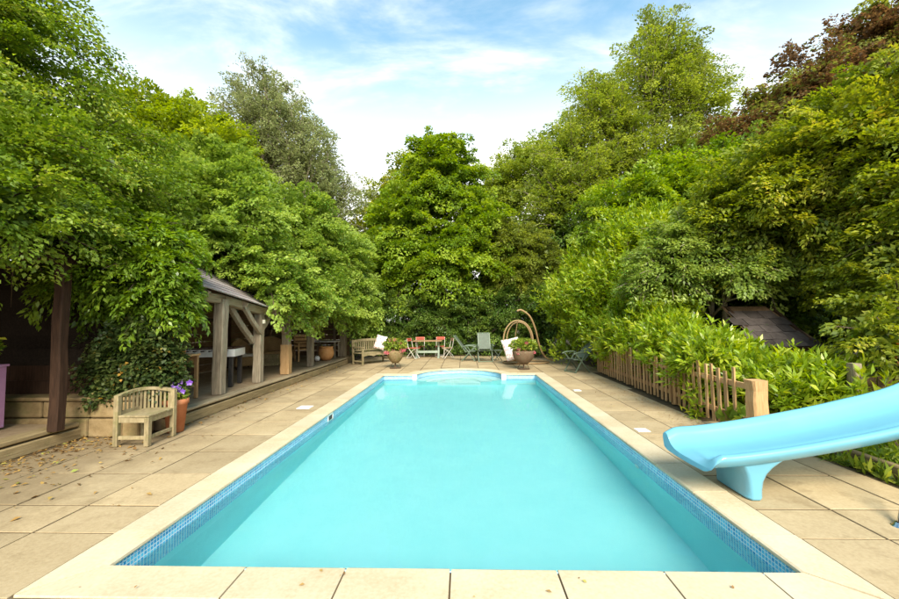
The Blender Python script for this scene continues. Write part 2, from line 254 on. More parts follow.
# ------------------------------------------------------------------ object helpers
def tag(o, label=None, cat=None, group=None, kind=None):
    if label: o['label'] = label
    if cat: o['category'] = cat
    if group: o['group'] = group
    if kind: o['kind'] = kind
    return o
def empty(name, loc=(0,0,0), rz=0.0):
    o = bpy.data.objects.new(name, None); C.objects.link(o); o.location = loc; o.rotation_euler = (0,0,rz)
    o.empty_display_size = .1
    return o
def thing(name, label, cat, loc=(0,0,0), rz=0.0, group=None):
    return tag(empty(name, loc, rz), label, cat, group)
def link(name, me, mat=None, parent=None, loc=None):
    if mat and not me.materials: me.materials.append(MATS[mat])
    o = bpy.data.objects.new(name, me); C.objects.link(o)
    if parent: o.parent = parent
    if loc is not None: o.location = loc
    return o
def copy_tree(o, parent=None):
    c = o.copy(); C.objects.link(c); c.parent = parent
    for ch in list(o.children): copy_tree(ch, c)
    return c
class MB:
    """collects simple solids into one mesh"""
    def __init__(s): s.v = []; s.f = []
    def add(s, vs, fs):
        k = len(s.v); s.v += [tuple(p) for p in vs]; s.f += [tuple(i+k for i in f) for f in fs]; return s
    def box(s, c, d, rot=None):
        x, y, z = d[0]/2, d[1]/2, d[2]/2
        P = [Vector(p) for p in ((-x,-y,-z),(x,-y,-z),(x,y,-z),(-x,y,-z),(-x,-y,z),(x,-y,z),(x,y,z),(-x,y,z))]
        if rot is not None: P = [rot @ p for p in P]
        c = Vector(c)
        return s.add([p+c for p in P], [(0,3,2,1),(4,5,6,7),(0,1,5,4),(1,2,6,5),(2,3,7,6),(3,0,4,7)])
    def bar(s, p, q, w, h, up=(0,0,1), w2=None, h2=None):
        p, q = Vector(p), Vector(q); d = (q-p).normalized(); up = Vector(up)
        if abs(d.dot(up)) > .97: up = Vector((0,1,0))
        a = d.cross(up).normalized(); b_ = a.cross(d)
        w2 = w2 or w; h2 = h2 or h
        P = [p+a*(i*w/2)+b_*(j*h/2) for i, j in ((-1,-1),(1,-1),(1,1),(-1,1))] + [q+a*(i*w2/2)+b_*(j*h2/2) for i, j in ((-1,-1),(1,-1),(1,1),(-1,1))]
        return s.add(P, [(0,1,2,3),(7,6,5,4),(0,4,5,1),(1,5,6,2),(2,6,7,3),(3,7,4,0)])
    def tube(s, pts, rad, n=8, closed=False):
        pts = [Vector(p) for p in pts]; m_ = len(pts)
        rads = rad if isinstance(rad, (list, tuple)) else [rad]*m_
        V = []; F = []; ref = Vector((0,0,1))
        prev = None
        for i, p in enumerate(pts):
            if closed: d = pts[(i+1) % m_]-pts[i-1]
            else: d = pts[min(i+1, m_-1)]-pts[max(i-1, 0)]
            d.normalize()
            if prev is None:
                r0 = ref if abs(d.dot(ref)) < .9 else Vector((1,0,0))
                a = d.cross(r0).normalized()
            else: a = (prev - d*prev.dot(d)).normalized()
            prev = a; b_ = d.cross(a)
            for k in range(n):
                t_ = 2*math.pi*k/n; V.append(p+(a*math.cos(t_)+b_*math.sin(t_))*rads[i])
        for i in range(m_ if closed else m_-1):
            i2 = (i+1) % m_
            for k in range(n):
                F.append((i*n+k, i*n+(k+1) % n, i2*n+(k+1) % n, i2*n+k))
        if not closed: F += [tuple(range(n-1,-1,-1)), tuple((m_-1)*n+k for k in range(n))]
        return s.add(V, F)
    def lathe(s, prof, n=24, c=(0,0,0)):
        V = []; F = []; c = Vector(c)
        for r, z in prof:
            for k in range(n): V.append(c+Vector((r*math.cos(2*math.pi*k/n), r*math.sin(2*math.pi*k/n), z)))
        for i in range(len(prof)-1):
            for k in range(n): F.append((i*n+k, i*n+(k+1) % n, (i+1)*n+(k+1) % n, (i+1)*n+k))
        return s.add(V, F)
    def prism(s, poly, z0, z1):
        k = len(poly)
        return s.add([(x,y,z0) for x, y in poly]+[(x,y,z1) for x, y in poly],
                     [tuple(range(k-1,-1,-1)), tuple(range(k,2*k))]+[(i,(i+1) % k,k+(i+1) % k,k+i) for i in range(k)])
    def mesh(s, name):
        me = bpy.data.meshes.new(name); me.from_pydata(s.v, [], s.f); me.update(); return me
    def build(s, name, mat, parent=None, smooth=False, bevel=0.0, loc=None, jitter=0.0):
        me = s.mesh(name)
        if jitter:
            for v in me.vertices: v.co += Vector((random.uniform(-1,1),random.uniform(-1,1),random.uniform(-1,1)))*jitter
        if smooth:
            for p in me.polygons: p.use_smooth = True
        o = link(name, me, mat, parent, loc)
        if bevel:
            b_ = o.modifiers.new('bevel', 'BEVEL'); b_.width = bevel; b_.segments = 2; b_.limit_method = 'ANGLE'
        return o
def chamfer_post(w, d, h, lean=(0,0), seed=0, n=7):
    """hand-hewn post: chamfered section rings that wander a little"""
    rr = random.Random(seed); mb = MB(); V = []; F = []
    for i in range(n):
        t_ = i/(n-1); z = h*t_
        ox = lean[0]*t_+rr.uniform(-1,1)*.008; oy = lean[1]*t_+rr.uniform(-1,1)*.008
        k = 1+rr.uniform(-.06,.06)
        a, b_ = w/2*k, d/2*k; c = .22*min(a,b_)
        for x, y in ((-a+c,-b_),(a-c,-b_),(a,-b_+c),(a,b_-c),(a-c,b_),(-a+c,b_),(-a,b_-c),(-a,-b_+c)): V.append((x+ox,y+oy,z))
    for i in range(n-1):
        for k in range(8): F.append((i*8+k,i*8+(k+1)%8,(i+1)*8+(k+1)%8,(i+1)*8+k))
    F += [tuple(range(7,-1,-1)), tuple((n-1)*8+k for k in range(8))]
    return mb.add(V, F)

# ------------------------------------------------------------------ pool geometry
X0, X1, Y0, Y1 = -2.41, 2.14, 2.655, 12.05
CX, RR = (X0+X1)/2-.01, 1.30
WATER = -0.15; FLOOR = -1.15
def outline(off, z=None, n=28):
    """pool outline (counter-clockwise), pushed outward by off"""
    a0 = math.asin(min(1, off/(RR+off))) if off > 0 else 0.0
    P = [(X0-off,Y0-off),(X1+off,Y0-off),(X1+off,Y1+off)]
    for i in range(n+1):
        t_ = a0+(math.pi-2*a0)*i/n
        P.append((CX+(RR+off)*math.cos(t_), Y1+(RR+off)*math.sin(t_)))
    P.append((X0-off,Y1+off))
    return P

# ground: one sheet to the horizon with the pool cut out
bm = bmesh.new()
def loop(pts, z):
    vs_ = [bm.verts.new((x,y,z)) for x, y in pts]
    return [bm.edges.new((vs_[i], vs_[(i+1) % len(vs_)])) for i in range(len(vs_))]
ed = loop([(-14,-6),(14,-6),(14,30),(-14,30)], -.0135) + loop(outline(.004), -.0135)
bmesh.ops.triangle_fill(bm, use_beauty=True, use_dissolve=False, edges=ed)
me = bpy.data.meshes.new('ground'); bm.to_mesh(me); bm.free()
gv = [(-14,-6),(14,-6),(14,30),(-14,30)]; bgv = [(-700,-700),(700,-700),(700,700),(-700,700)]
MBg = MB(); MBg.add([(x,y,-.0135) for x,y in gv]+[(x,y,-.0135) for x,y in bgv], [(0,4,5,1),(1,5,6,2),(2,6,7,3),(3,7,4,0)])
vv = [tuple(v.co) for v in me.vertices]; ff = [tuple(p.vertices) for p in me.polygons]
MBg.add(vv, ff)
gm = MBg.mesh('ground')
bm = bmesh.new(); bm.from_mesh(gm); bmesh.ops.recalc_face_normals(bm, faces=bm.faces); bm.to_mesh(gm); bm.free()
tag(link('ground', gm, 'earth'), kind='structure')

# basin
basin = tag(empty('pool_basin', (0,0,0)), kind='structure')
OL = outline(0)
def wallstrip(z0, z1, name, mat, off=0.0, uv=False):
    P = outline(off); k = len(P); mb = MB()
    mb.add([(x,y,z0) for x,y in P]+[(x,y,z1) for x,y in P], [((i+1)%k, i, k+i, k+(i+1)%k) for i in range(k)])
    o_ = mb.build(name, mat, basin)
    if uv:
        ul = o_.data.uv_layers.new(name='UVMap'); acc = [0.0]
        for i in range(k): acc.append(acc[-1]+math.dist(P[i], P[(i+1)%k]))
        for pi, p in enumerate(o_.data.polygons):
            for li in p.loop_indices:
                vi = o_.data.loops[li].vertex_index; top = vi >= k; base = vi % k
                u_ = acc[pi] if base == pi else acc[pi+1]
                ul.data[li].uv = (u_, (z1 if top else z0)+5.0)
    return o_
wallstrip(FLOOR, -.40, 'pool_wall', 'pool_liner')
wallstrip(-.40, -.002, 'mosaic_tile_band', 'mosaic', 0.0, True)
MB().add([(x,y,FLOOR) for x,y in [(X0,Y0),(X1,Y0),(X1,Y1),(X0,Y1)]], [(0,1,2,3)]).build('pool_floor', 'pool_liner', basin)
# the curved steps in the round end
def stepmesh(r, z0, z1, y_front):
    n_ = 28; P = [(CX+r*math.cos(math.pi*i/n_), Y1+y_front+r*math.sin(math.pi*i/n_)) for i in range(n_+1)]
    return P
def step(r_in, r_out, zt, zb):
    n_ = 28; V = []; Fc = []
    for i in range(n_+1):
        t_ = math.pi*i/n_; cs, sn = math.cos(t_), math.sin(t_)
        V += [(CX+r_out*cs, Y1+r_out*sn, zt), (CX+r_in*cs, Y1+r_in*sn, zt), (CX+r_in*cs, Y1+r_in*sn, zb)]
    for i in range(n_):
        a = i*3; b_ = a+3
        Fc += [(a, b_, b_+1, a+1), (a+1, b_+1, b_+2, a+2)]
    return MB().add(V, Fc)
step(.98, RR, -.36, -.58).build('pool_step', 'pool_step', basin)
step(.64, .98, -.58, -.80).build('pool_step', 'pool_step', basin)
n_ = 20
pp = [(CX+.64*math.cos(math.pi*i/n_), Y1+.64*math.sin(math.pi*i/n_)) for i in range(n_+1)]
MB().add([(x,y,-.80) for x,y in pp]+[(CX-.64,Y1,FLOOR),(CX+.64,Y1,FLOOR)], [tuple(range(n_+1)), (n_, n_+1, n_+2, 0)]).build('pool_step', 'pool_step', basin)
for sx in (-1, 1):
    # closing walls under the ends of the curved steps
    for (ra, rb, zt) in ((.98, RR, -.36), (.64, .98, -.58)):
        xs = sorted((CX+sx*ra, CX+sx*rb))
        MB().add([(xs[0],Y1,FLOOR),(xs[1],Y1,FLOOR),(xs[1],Y1,zt),(xs[0],Y1,zt)], [(0,1,2,3)]).build('step_riser', 'pool_liner', basin)
    MB().box((CX+sx*(RR+.03), Y1-.012, -.20), (.13,.03,.40)).build('corner_trim', 'white_plastic', basin, bevel=.004)
# skimmer mouth in the side wall, return jets
sk = MB()
for (dy, dz, sy, sz) in ((0,.055,.26,.025),(0,-.055,.26,.025),(-.12,0,.025,.085),(.12,0,.025,.085)): sk.box((X0+.008, 7.2+dy, -.11+dz), (.02,sy,sz))
sko = sk.build('skimmer_mouth', 'white_plastic', basin)
MB().box((X0+.002,7.2,-.11),(.008,.215,.085)).build('skimmer_flap','black_metal',sko)
for y_ in (5.1, 8.6): MB().lathe([(0,0),(.045,0),(.055,.008),(.02,.014),(0,.014)],16).build('return_jet','white_plastic',basin,loc=(X1-.02,y_,-.34)).rotation_euler=(0,-math.pi/2,0)
# water sheet
P = outline(-.001)
wm = MB().add([(x,y,WATER) for x,y in P], [tuple(range(len(P)))]).mesh('water')
tag(link('water', wm, 'water'), kind='structure')

# ------------------------------------------------------------------ coping
cop = tag(empty('pool_coping'), kind='structure')
CW = .285; OV = .022
def coping_prism(inner, outer):
    """stone between inner and outer polylines (same count), top at 0 with a rounded nose on the inner side"""
    k = len(inner); mb = MB(); prof = [(0.0,-.040),(-.010,-.026),(-.007,-.009),(.010,0.0)]   # (outward shift, z) along the nose
    V = []; rows = []
    for (ix,iy),(ox,oy) in zip(inner, outer):
        d = Vector((ox-ix,oy-iy)); l = d.length; d /= l
        ring = [(ix+d.x*s_, iy+d.y*s_, z) for s_, z in prof] + [(ox-d.x*.005,oy-d.y*.005,0.0),(ox,oy,-.006),(ox,oy,-.048)]
        rows.append(ring); V += ring
    m_ = len(rows[0]); Fc = []
    for i in range(k-1):
        for j in range(m_): Fc.append((i*m_+j, i*m_+(j+1)%m_, (i+1)*m_+(j+1)%m_, (i+1)*m_+j))
    Fc += [tuple(range(m_-1,-1,-1)), tuple((k-1)*m_+j for j in range(m_))]
    mb.add(V, Fc)
    me = mb.mesh('coping_stone'); bm = bmesh.new(); bm.from_mesh(me); bmesh.ops.recalc_face_normals(bm, faces=bm.faces); bm.to_mesh(me); bm.free()
    return me
JG = .006
def cstone(inner, outer):
    o_ = link('coping_stone', coping_prism(inner, outer), 'coping', cop); o_.location.z = random.uniform(-.0015,.0015)
xi0, xi1, yi0, yi1 = X0+OV, X1-OV, Y0+OV, Y1-OV
xo0, xo1, yo0, yo1 = X0-CW+OV*0, X1+CW, Y0-CW, Y1+CW
cuts = [-1.44,-.78,-.1,.58,1.25,1.86]
xs = [xi0]+cuts+[xi1]
for i in range(len(xs)-1):
    a, b_ = xs[i]+JG, xs[i+1]-JG
    oa = xo0+JG*2 if i == 0 else a; ob = xo1-JG*2 if i == len(xs)-2 else b_
    cstone([(a,yi0),(b_,yi0)], [(oa,yo0),(ob,yo0)])
ys = [yi0, 3.12] + [3.12+.74*k for k in range(1,12)] + [yi1]
ys = [y for y in ys if y < yi1-.3]+[yi1]
for side in (0,1):
    xi, xo = (xi0,xo0) if side == 0 else (xi1,xo1)
    for i in range(len(ys)-1):
        a, b_ = ys[i]+JG, ys[i+1]-JG
        oa = yo0+JG*2 if i == 0 else a; ob = yo1-JG*2 if i == len(ys)-2 else b_
        cstone([(xi,a),(xi,b_)], [(xo,oa),(xo,ob)])
rin, rout = RR-OV, RR+CW
ta = math.asin(CW/rout)
for side in (-1,1):
    xa = CX+side*(RR-.005); xe = xi0 if side < 0 else xi1; xeo = xo0 if side < 0 else xo1
    xm = (xa+xe)/2; xao = CX+side*rout*math.cos(ta)
    cstone([(xe,yi1),(xm,yi1)], [(xeo,yo1),(xm,yo1)])
    cstone([(xm-side*2*JG,yi1),(xa,yi1)], [(xm-side*2*JG,yo1),(xao+side*JG,yo1)])
na = 9
for k in range(na):
    t0, t1 = math.pi*k/na, math.pi*(k+1)/na
    inn = []; ou = []
    for j in range(5):
        t_ = t0+(t1-t0)*j/4; t_ = min(max(t_, .003), math.pi-.003)
        t_i = t_ + (.003 if j == 0 else -.003 if j == 4 else 0)
        inn.append((CX+rin*math.cos(t_i), Y1+rin*math.sin(t_i)+(0 if 0 < k < na-1 or 0<j<4 else 0)))
        to = min(max(t_i, ta), math.pi-ta); ou.append((CX+rout*math.cos(to), Y1+rout*math.sin(to)))
    cstone(inn, ou)

# ------------------------------------------------------------------ paving
terr = tag(empty('terrace'), kind='structure')
SLAB_T = -.010
_slabs = {}
def slab(xa, xb, ya, yb):
    g_ = .010
    cy_hi = Y1+rout
    rnd = (round(xb-xa,3), round(yb-ya,3))
    # does the round coping bite into this slab?
    cut = False
    if yb > Y1 and ya < cy_hi+.01:
        xx = np.linspace(xa, xb, 15); dx = xx-CX
        arc = np.where(np.abs(dx) < rout+.008, Y1+np.sqrt(np.maximum((rout+.008)**2-dx**2, 0)), -1)
        arc = np.where(arc < Y1+CW, -1, arc)
        cut = (arc > ya).any()
        if cut and (arc >= yb-.03).all(): return
    if cut:
        lo = np.minimum(np.maximum(arc, ya+g_), yb-g_)
        poly = [(xa+g_, lo[0])]+[(x_, l_) for x_, l_ in zip(xx[1:-1], lo[1:-1])]+[(xb-g_, lo[-1]),(xb-g_,yb-g_),(xa+g_,yb-g_)]
        # drop the zero-thickness stretch
        keep = lo < yb-g_-1e-4
        if not keep.all():
            idx = [i for i in range(15) if keep[i]]
            i0, i1 = idx[0], idx[-1]
            xl = xa+g_ if i0 == 0 else xx[max(i0-1,0)]; xr = xb-g_ if i1 == 14 else xx[min(i1+1,14)]
            poly = [(xl, lo[max(i0-1,0)] if i0 else lo[0])]+[(xx[i], lo[i]) for i in range(max(i0,1), min(i1,13)+1)]
            if i1 == 14: poly += [(xr, lo[14]), (xr, yb-g_)]
            else: poly += [(xr, yb-g_)]
            if i0 == 0: poly += [(xl, yb-g_)]
        o_ = MB().prism(poly, -.045, SLAB_T).build('slab', 'slab', terr)
    else:
        if rnd not in _slabs:
            a, b_ = (xb-xa)/2-g_, (yb-ya)/2-g_; me_ = MB().prism([(-a,-b_),(a,-b_),(a,b_),(-a,b_)], -.045, SLAB_T)
            # small arris
            me_ = MB(); e_ = .002
            me_.add([(-a,-b_,-.045),(a,-b_,-.045),(a,b_,-.045),(-a,b_,-.045),(-a,-b_,SLAB_T-e_),(a,-b_,SLAB_T-e_),(a,b_,SLAB_T-e_),(-a,b_,SLAB_T-e_),
                     (-a+e_,-b_+e_,SLAB_T),(a-e_,-b_+e_,SLAB_T),(a-e_,b_-e_,SLAB_T),(-a+e_,b_-e_,SLAB_T)],
                    [(0,1,5,4),(1,2,6,5),(2,3,7,6),(3,0,4,7),(4,5,9,8),(5,6,10,9),(6,7,11,10),(7,4,8,11),(8,9,10,11)])
            m_ = me_.mesh('slab'); m_.materials.append(MATS['slab']); _slabs[rnd] = m_
        o_ = link('slab', _slabs[rnd], None, terr, ((xa+xb)/2,(ya+yb)/2,0))
    o_.location.z = random.uniform(-.001,.004); o_.rotation_euler = (random.uniform(-.0015,.0015), random.uniform(-.0015,.0015), 0)
PY = .735
rows = [2.35, 3.08, 3.54] + [3.54+PY*k for k in range(1,13)]     # along the sides
rows = [r_ for r_ in rows if r_ < Y1+CW-.2] + [Y1+CW]
DK = -4.45
def run(xcols, ylist, test=None):
    for i in range(len(xcols)-1):
        for j in range(len(ylist)-1):
            if test is None or test((xcols[i]+xcols[i+1])/2, (ylist[j]+ylist[j+1])/2): slab(xcols[i], xcols[i+1], ylist[j], ylist[j+1])
run([-6.0,-5.35,-4.70,-4.02,-3.36,xo0-.006], [r_ for r_ in rows if r_ < 6.0], lambda x,y: x > -5.45 or y < 2)
run([DK,-4.02,-3.36,xo0-.006], [r_ for r_ in rows if r_ > 5.7])
run([xo1+.006,3.05,3.70,4.05], [r_ for r_ in rows if r_ < 6.5])
run([xo1+.006,3.05,3.74], [r_ for r_ in rows if 6.4 < r_ < 9.5])
run([xo1+.006,3.05,3.88], [r_ for r_ in rows if r_ > 9.3])
bcols = [DK,-3.75,-3.1,xo0-.006,-2.05,-1.42,-.78,-.14,.5,1.14,1.78,xo1+.006,3.05,3.70,4.35]
brows = [Y1+CW+.006]+[Y1+CW+.006+PY*k for k in range(1,9)]
run(bcols, brows)
nr = [.2,.88,1.6,2.36]
run([-4.1,-3.36,-2.68,-2.02,-1.36,-.70,-.04,.62,1.28,1.94,2.60,3.28,3.95], nr)
# skimmer lids set in the paving
for (x,y,s_,lab) in ((-3.0,7.55,.24,'white square skimmer lid in the paving left of the pool'),(2.56,5.95,.17,'white square drain lid nearest the slide'),(2.56,9.25,.16,'small white drain lid beside the pool, far right side')):
    t_ = thing('access_lid', lab, 'lid', (x,y,-.012))
    MB().box((0,0,.006),(s_,s_,.016)).build('frame','white_plastic',t_,bevel=.003)
    MB().lathe([(0,.0145),(s_*.4,.0145),(s_*.41,.0135),(s_*.41,.01)],24).build('cover','white_plastic',t_,smooth=False)

# ------------------------------------------------------------------ raised deck, sleepers
DZ = .22
deck = tag(empty('shelter_floor'), kind='structure')
MB().prism([(-7.6,6.0),(DK-.12,6.0),(DK-.12,16.6),(-7.6,16.6)], -.04, DZ-.012).build('floor_bed','floor_dust',deck)
MB().prism([(-9.6,.6),(-5.58,.6),(-5.58,5.62),(-9.6,5.62)], -.04, DZ-.03).build('floor_bed','floor_dust',deck)
def long_beam(xa, ya, yb, zc, wx, hz, name='edge_sleeper', mat='sleeper', parent=deck, seg=6, seed=0):
    rr = random.Random(seed); mb = MB(); V=[]; Fc=[]
    for i in range(seg+1):
        y = ya+(yb-ya)*i/seg; jx = rr.uniform(-.006,.006); jz = rr.uniform(-.006,.006)
        c = .012
        for (x,z) in ((-wx/2+c,-hz/2),(wx/2-c,-hz/2),(wx/2,-hz/2+c),(wx/2,hz/2-c),(wx/2-c,hz/2),(-wx/2+c,hz/2),(-wx/2,hz/2-c),(-wx/2,-hz/2+c)): V.append((xa+x+jx,y,zc+z+jz))
    for i in range(seg):
        for k in range(8): Fc.append((i*8+k,i*8+(k+1)%8,(i+1)*8+(k+1)%8,(i+1)*8+k))
    Fc += [tuple(range(7,-1,-1)), tuple(seg*8+k for k in range(8))]
    return mb.add(V,Fc).build(name, mat, parent)
yy = [5.97, 8.35, 10.75, 13.1, 15.3]
for i in range(len(yy)-1):
    long_beam(DK-.06, yy[i]+.006, yy[i+1]-.006, .07, .13, .16, seed=i)
    long_beam(DK-.10, yy[i]+.01, yy[i+1]-.008, .203, .20, .045, 'edge_board', 'old_oak_y', seed=20+i)
for k, (a,b_) in enumerate(((1.0,3.3),(3.31,5.58))):
    long_beam(-5.50, a, b_, .06, .14, .15, seed=40+k)
    long_beam(-5.56, a, b_, .188, .22, .06, 'edge_board', 'sleeper', seed=50+k)

# ------------------------------------------------------------------ timber shelter
sh = thing('timber_shelter', 'open-sided weathered oak shelter with rough posts and braces along the left of the pool', 'shelter', (-4.78,11.5,0))
so = Vector((4.78,-11.5,0))
def S(p): return Vector(p)+so
posts = [(7.71,.20,2.06,(.03,.0)),(9.21,.19,1.80,(.0,.02)),(10.68,.20,1.80,(.02,-.02)),(12.41,.19,1.80,(-.02,.03)),(15.84,.24,1.80,(0,0))]
for i,(y,wd,top,lean) in enumerate(posts):
    ps = chamfer_post(wd, wd*.95, top-DZ, lean, seed=i).build('post','old_oak',sh,loc=S((-4.78,y,DZ)))
    if i == 2: chamfer_post(.235,.225,.78,(0,0),seed=33).build('post_casing','picket',ps,loc=(0,0,0))
MB().box((0,0,0),(.07,.05,.09)).build('lamp_bracket','cream_metal',sh,loc=S((-4.66,9.21,1.62)),bevel=.008)
# eaves beam, sagging from the first post to the second, level after that
MB().bar(S((-4.78,7.0,2.10)),S((-4.78,7.75,2.06)),.16,.17).build('eaves_beam','old_oak_y',sh,bevel=.012)
MB().bar(S((-4.78,7.755,2.06)),S((-4.78,9.3,1.87)),.16,.17).build('eaves_beam','old_oak_y',sh,bevel=.012)
MB().bar(S((-4.78,9.305,1.87)),S((-4.78,16.2,1.86)),.16,.17).build('eaves_beam','old_oak_y',sh,bevel=.012)
def brace(y0,z0,y1,z1,x=-4.78,wd=.09,hd=.12):
    a, b_ = Vector((x,y0,z0)), Vector((x,y1,z1)); mid = (a+b_)/2+Vector((0,0,-.03 if y1>y0 else -.03))
    mb = MB(); mb.bar(S(a),S(mid),wd,hd); mb.bar(S(mid),S(b_),wd,hd); mb.build('brace','old_oak',sh,bevel=.008)
brace(8.15,1.96,9.12,1.16,x=-4.86); brace(8.45,1.93,9.15,1.36,x=-4.70,wd=.08,hd=.10); brace(9.30,1.42,9.75,1.80)
brace(10.6,1.30,10.15,1.80); brace(12.50,1.35,12.95,1.80); brace(12.32,1.35,11.9,1.80)
# roof: lapped boards that fall towards the pool
def roof_course(i, pa, pb, n_):
    """one lapped board between the two ends, i courses up the slope"""
    sl = R(31); st = .20*i
    d = Vector((-math.cos(sl),0,math.sin(sl))); up = Vector((math.sin(sl),0,math.cos(sl)))
    a = Vector(pa)+d*st+up*.012*0; b_ = Vector(pb)+d*st
    V = []
    for p in (a,b_):
        for (u_,t_) in ((0,.012),(0,.036),(.235,.022),(.235,-.002)): V.append(S(p+d*u_+up*(t_)))
    MB().add(V,[(0,1,2,3),(7,6,5,4),(0,4,5,1),(1,5,6,2),(2,6,7,3),(3,7,4,0)]).build('roof_board','roof_board',sh)
for i in range(15):
    roof_course(i,(-4.55,6.75,2.24),(-4.55,9.50,1.90),0)
    roof_course(i,(-4.55,9.505,1.905),(-4.55,13.0,1.90),0)
    roof_course(i,(-4.55,13.005,1.905),(-4.55,16.5,1.90),0)
for i in range(8):
    y = 7.1+1.3*i; z_ = 2.19-(min(y,9.3)-6.75)*.124
    MB().bar(S((-4.62,y,z_-.02)),S((-7.2,y,z_+1.53)),.07,.11).build('rafter','old_oak',sh)
MB().bar(S((-4.60,6.72,2.26)),S((-7.2,6.72,3.80)),.03,.16).build('barge_board','old_oak',sh)
for i in range(11):
    z_ = DZ+.10+.215*i
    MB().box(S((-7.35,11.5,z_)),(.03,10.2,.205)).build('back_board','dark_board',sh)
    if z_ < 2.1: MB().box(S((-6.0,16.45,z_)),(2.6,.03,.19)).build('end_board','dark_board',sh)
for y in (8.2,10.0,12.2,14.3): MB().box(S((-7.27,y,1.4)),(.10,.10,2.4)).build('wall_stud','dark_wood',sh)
for x,y in ((-5.9,16.36),(-5.3,16.36)): MB().box(S((x,y,1.05)),(.08,.08,1.66)).build('wall_stud','old_oak',sh)

# the darker shelter at the near left, mostly under leaves
s2 = thing('garden_shelter', 'dark shadowed shelter with a brown post beneath leaves at the far left', 'shelter', (-5.4,3.5,0))
o2 = Vector((5.4,-3.5,0))
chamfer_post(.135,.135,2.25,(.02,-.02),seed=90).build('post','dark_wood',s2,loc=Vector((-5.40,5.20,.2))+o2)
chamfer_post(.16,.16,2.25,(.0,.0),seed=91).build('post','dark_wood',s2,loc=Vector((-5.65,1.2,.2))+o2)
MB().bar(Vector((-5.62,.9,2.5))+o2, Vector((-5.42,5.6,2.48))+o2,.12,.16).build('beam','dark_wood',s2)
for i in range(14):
    x = -5.62-.3*i; MB().box(Vector((x,3.2,2.66+.03*i))+o2,(.296,5.4,.022)).build('roof_board','shade_board',s2)
for i in range(18): MB().box(Vector((-8.9+.02*(i%2),3.2,.28+.2*i))+o2,(.03,5.3,.215)).build('back_board','shade_board',s2)
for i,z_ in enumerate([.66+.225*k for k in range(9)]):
    MB().box(Vector((-7.15,5.86+.012*(i%2),z_))+o2,(3.4,.035,.245 if i else .20)).build('end_board','dark_wood' if i<2 else 'shade_board',s2)  # upper boards carry the dark void's shade in their colour

# sandstone block wall between the shelters
wall = thing('sandstone_wall', 'low mossy sandstone block wall behind the brown post', 'wall', (-6.1,5.72,0))
rr = random.Random(4)
for row in range(2):
    x = -7.6+ (.25 if row else 0); 
    while x < -4.62:
        l_ = min(rr.uniform(.45,.75), -4.60-x)
        if l_ < .1: break
        h_ = .272 if row == 0 else .24
        mb = MB().box((0,0,0),(l_-.012,.30+rr.uniform(-.02,.02),h_-.01))
        o_ = mb.build('stone','sandstone',wall,loc=(x+l_/2+6.1, rr.uniform(-.01,.01), (.13 if row==0 else .39)),bevel=.025)
        x += l_
MB().box((0,0,0),(2.9,.36,.05)).build('cap_stone','sandstone',wall,loc=(0.02,0,.54),bevel=.015)

# ------------------------------------------------------------------ near corner bench
cb = thing('corner_bench', 'small weathered wooden corner bench with curved slatted back on the left paving', 'bench', (-4.37,5.42,0))
def Lc(x,y,z): return Vector((x+4.37,y-5.42,z))
fa, fb, fcn, fd = (-4.56,5.18), (-4.15,5.19), (-4.16,5.66), (-4.60,5.66)
for (x,y),h_ in ((fa,.66),(fb,.37),(fcn,.66),(fd,.40)):
    MB().box(Lc(x,y,h_/2),(.062,.062,h_)).build('leg','teak',cb,bevel=.005)
MB().prism([Lc(*p,0).xy for p in ((fa[0]-.02,fa[1]-.02),(fb[0]+.03,fb[1]-.03),(fcn[0]+.02,fcn[1]+.02),(fd[0],fd[1]))], .375,.40).build('seat','teak',cb,bevel=.004)
for p,q in ((fa,fb),(fb,fcn)):
    MB().bar(Lc(*p,.34),Lc(*q,.34),.03,.07).build('seat_rail','teak',cb,bevel=.003)
    MB().bar(Lc(*p,.11),Lc(*q,.11),.028,.045).build('stretcher','teak',cb,bevel=.003)
def bk(t_):   # curved back line from fa round to fcn
    A, B_, Cc = Vector(fa), Vector((-4.72,5.80)), Vector(fcn)
    return A*(1-t_)**2+B_*2*t_*(1-t_)+Cc*t_**2
K = 12
mb = MB(); rows_=[]
for i in range(K+1):
    p = bk(i/K); d = (bk(min(1,i/K+.01))-bk(max(0,i/K-.01))).normalized(); nn = Vector((-d.y,d.x)); zt = .655+.035*math.sin(math.pi*i/K)
    for (u_,z_) in ((-.032,zt-.03),(.032,zt-.03),(.032,zt+.01),(-.032,zt+.01)): rows_.append(Lc(p.x+nn.x*u_,p.y+nn.y*u_,z_))
Fc=[]
for i in range(K):
    for k in range(4): Fc.append((i*4+k,i*4+(k+1)%4,(i+1)*4+(k+1)%4,(i+1)*4+k))
Fc += [(3,2,1,0),tuple(K*4+k for k in range(4))]
mb.add(rows_,Fc).build('top_rail','teak',cb,bevel=.004)
for i in range(1,14):
    p = bk(i/14); d = (bk(i/14+.01)-bk(i/14-.01)).normalized(); a_ = math.atan2(d.y,d.x)
    MB().box(Lc(p.x,p.y,.525),(.030,.012,.25+.04*math.sin(math.pi*i/14)),Matrix.Rotation(a_,3,'Z')).build('back_slat','teak',cb,bevel=.002)
MB().bar(Lc(*fa,.42),Lc(*fd,.42),.03,.04).build('back_rail','teak',cb)

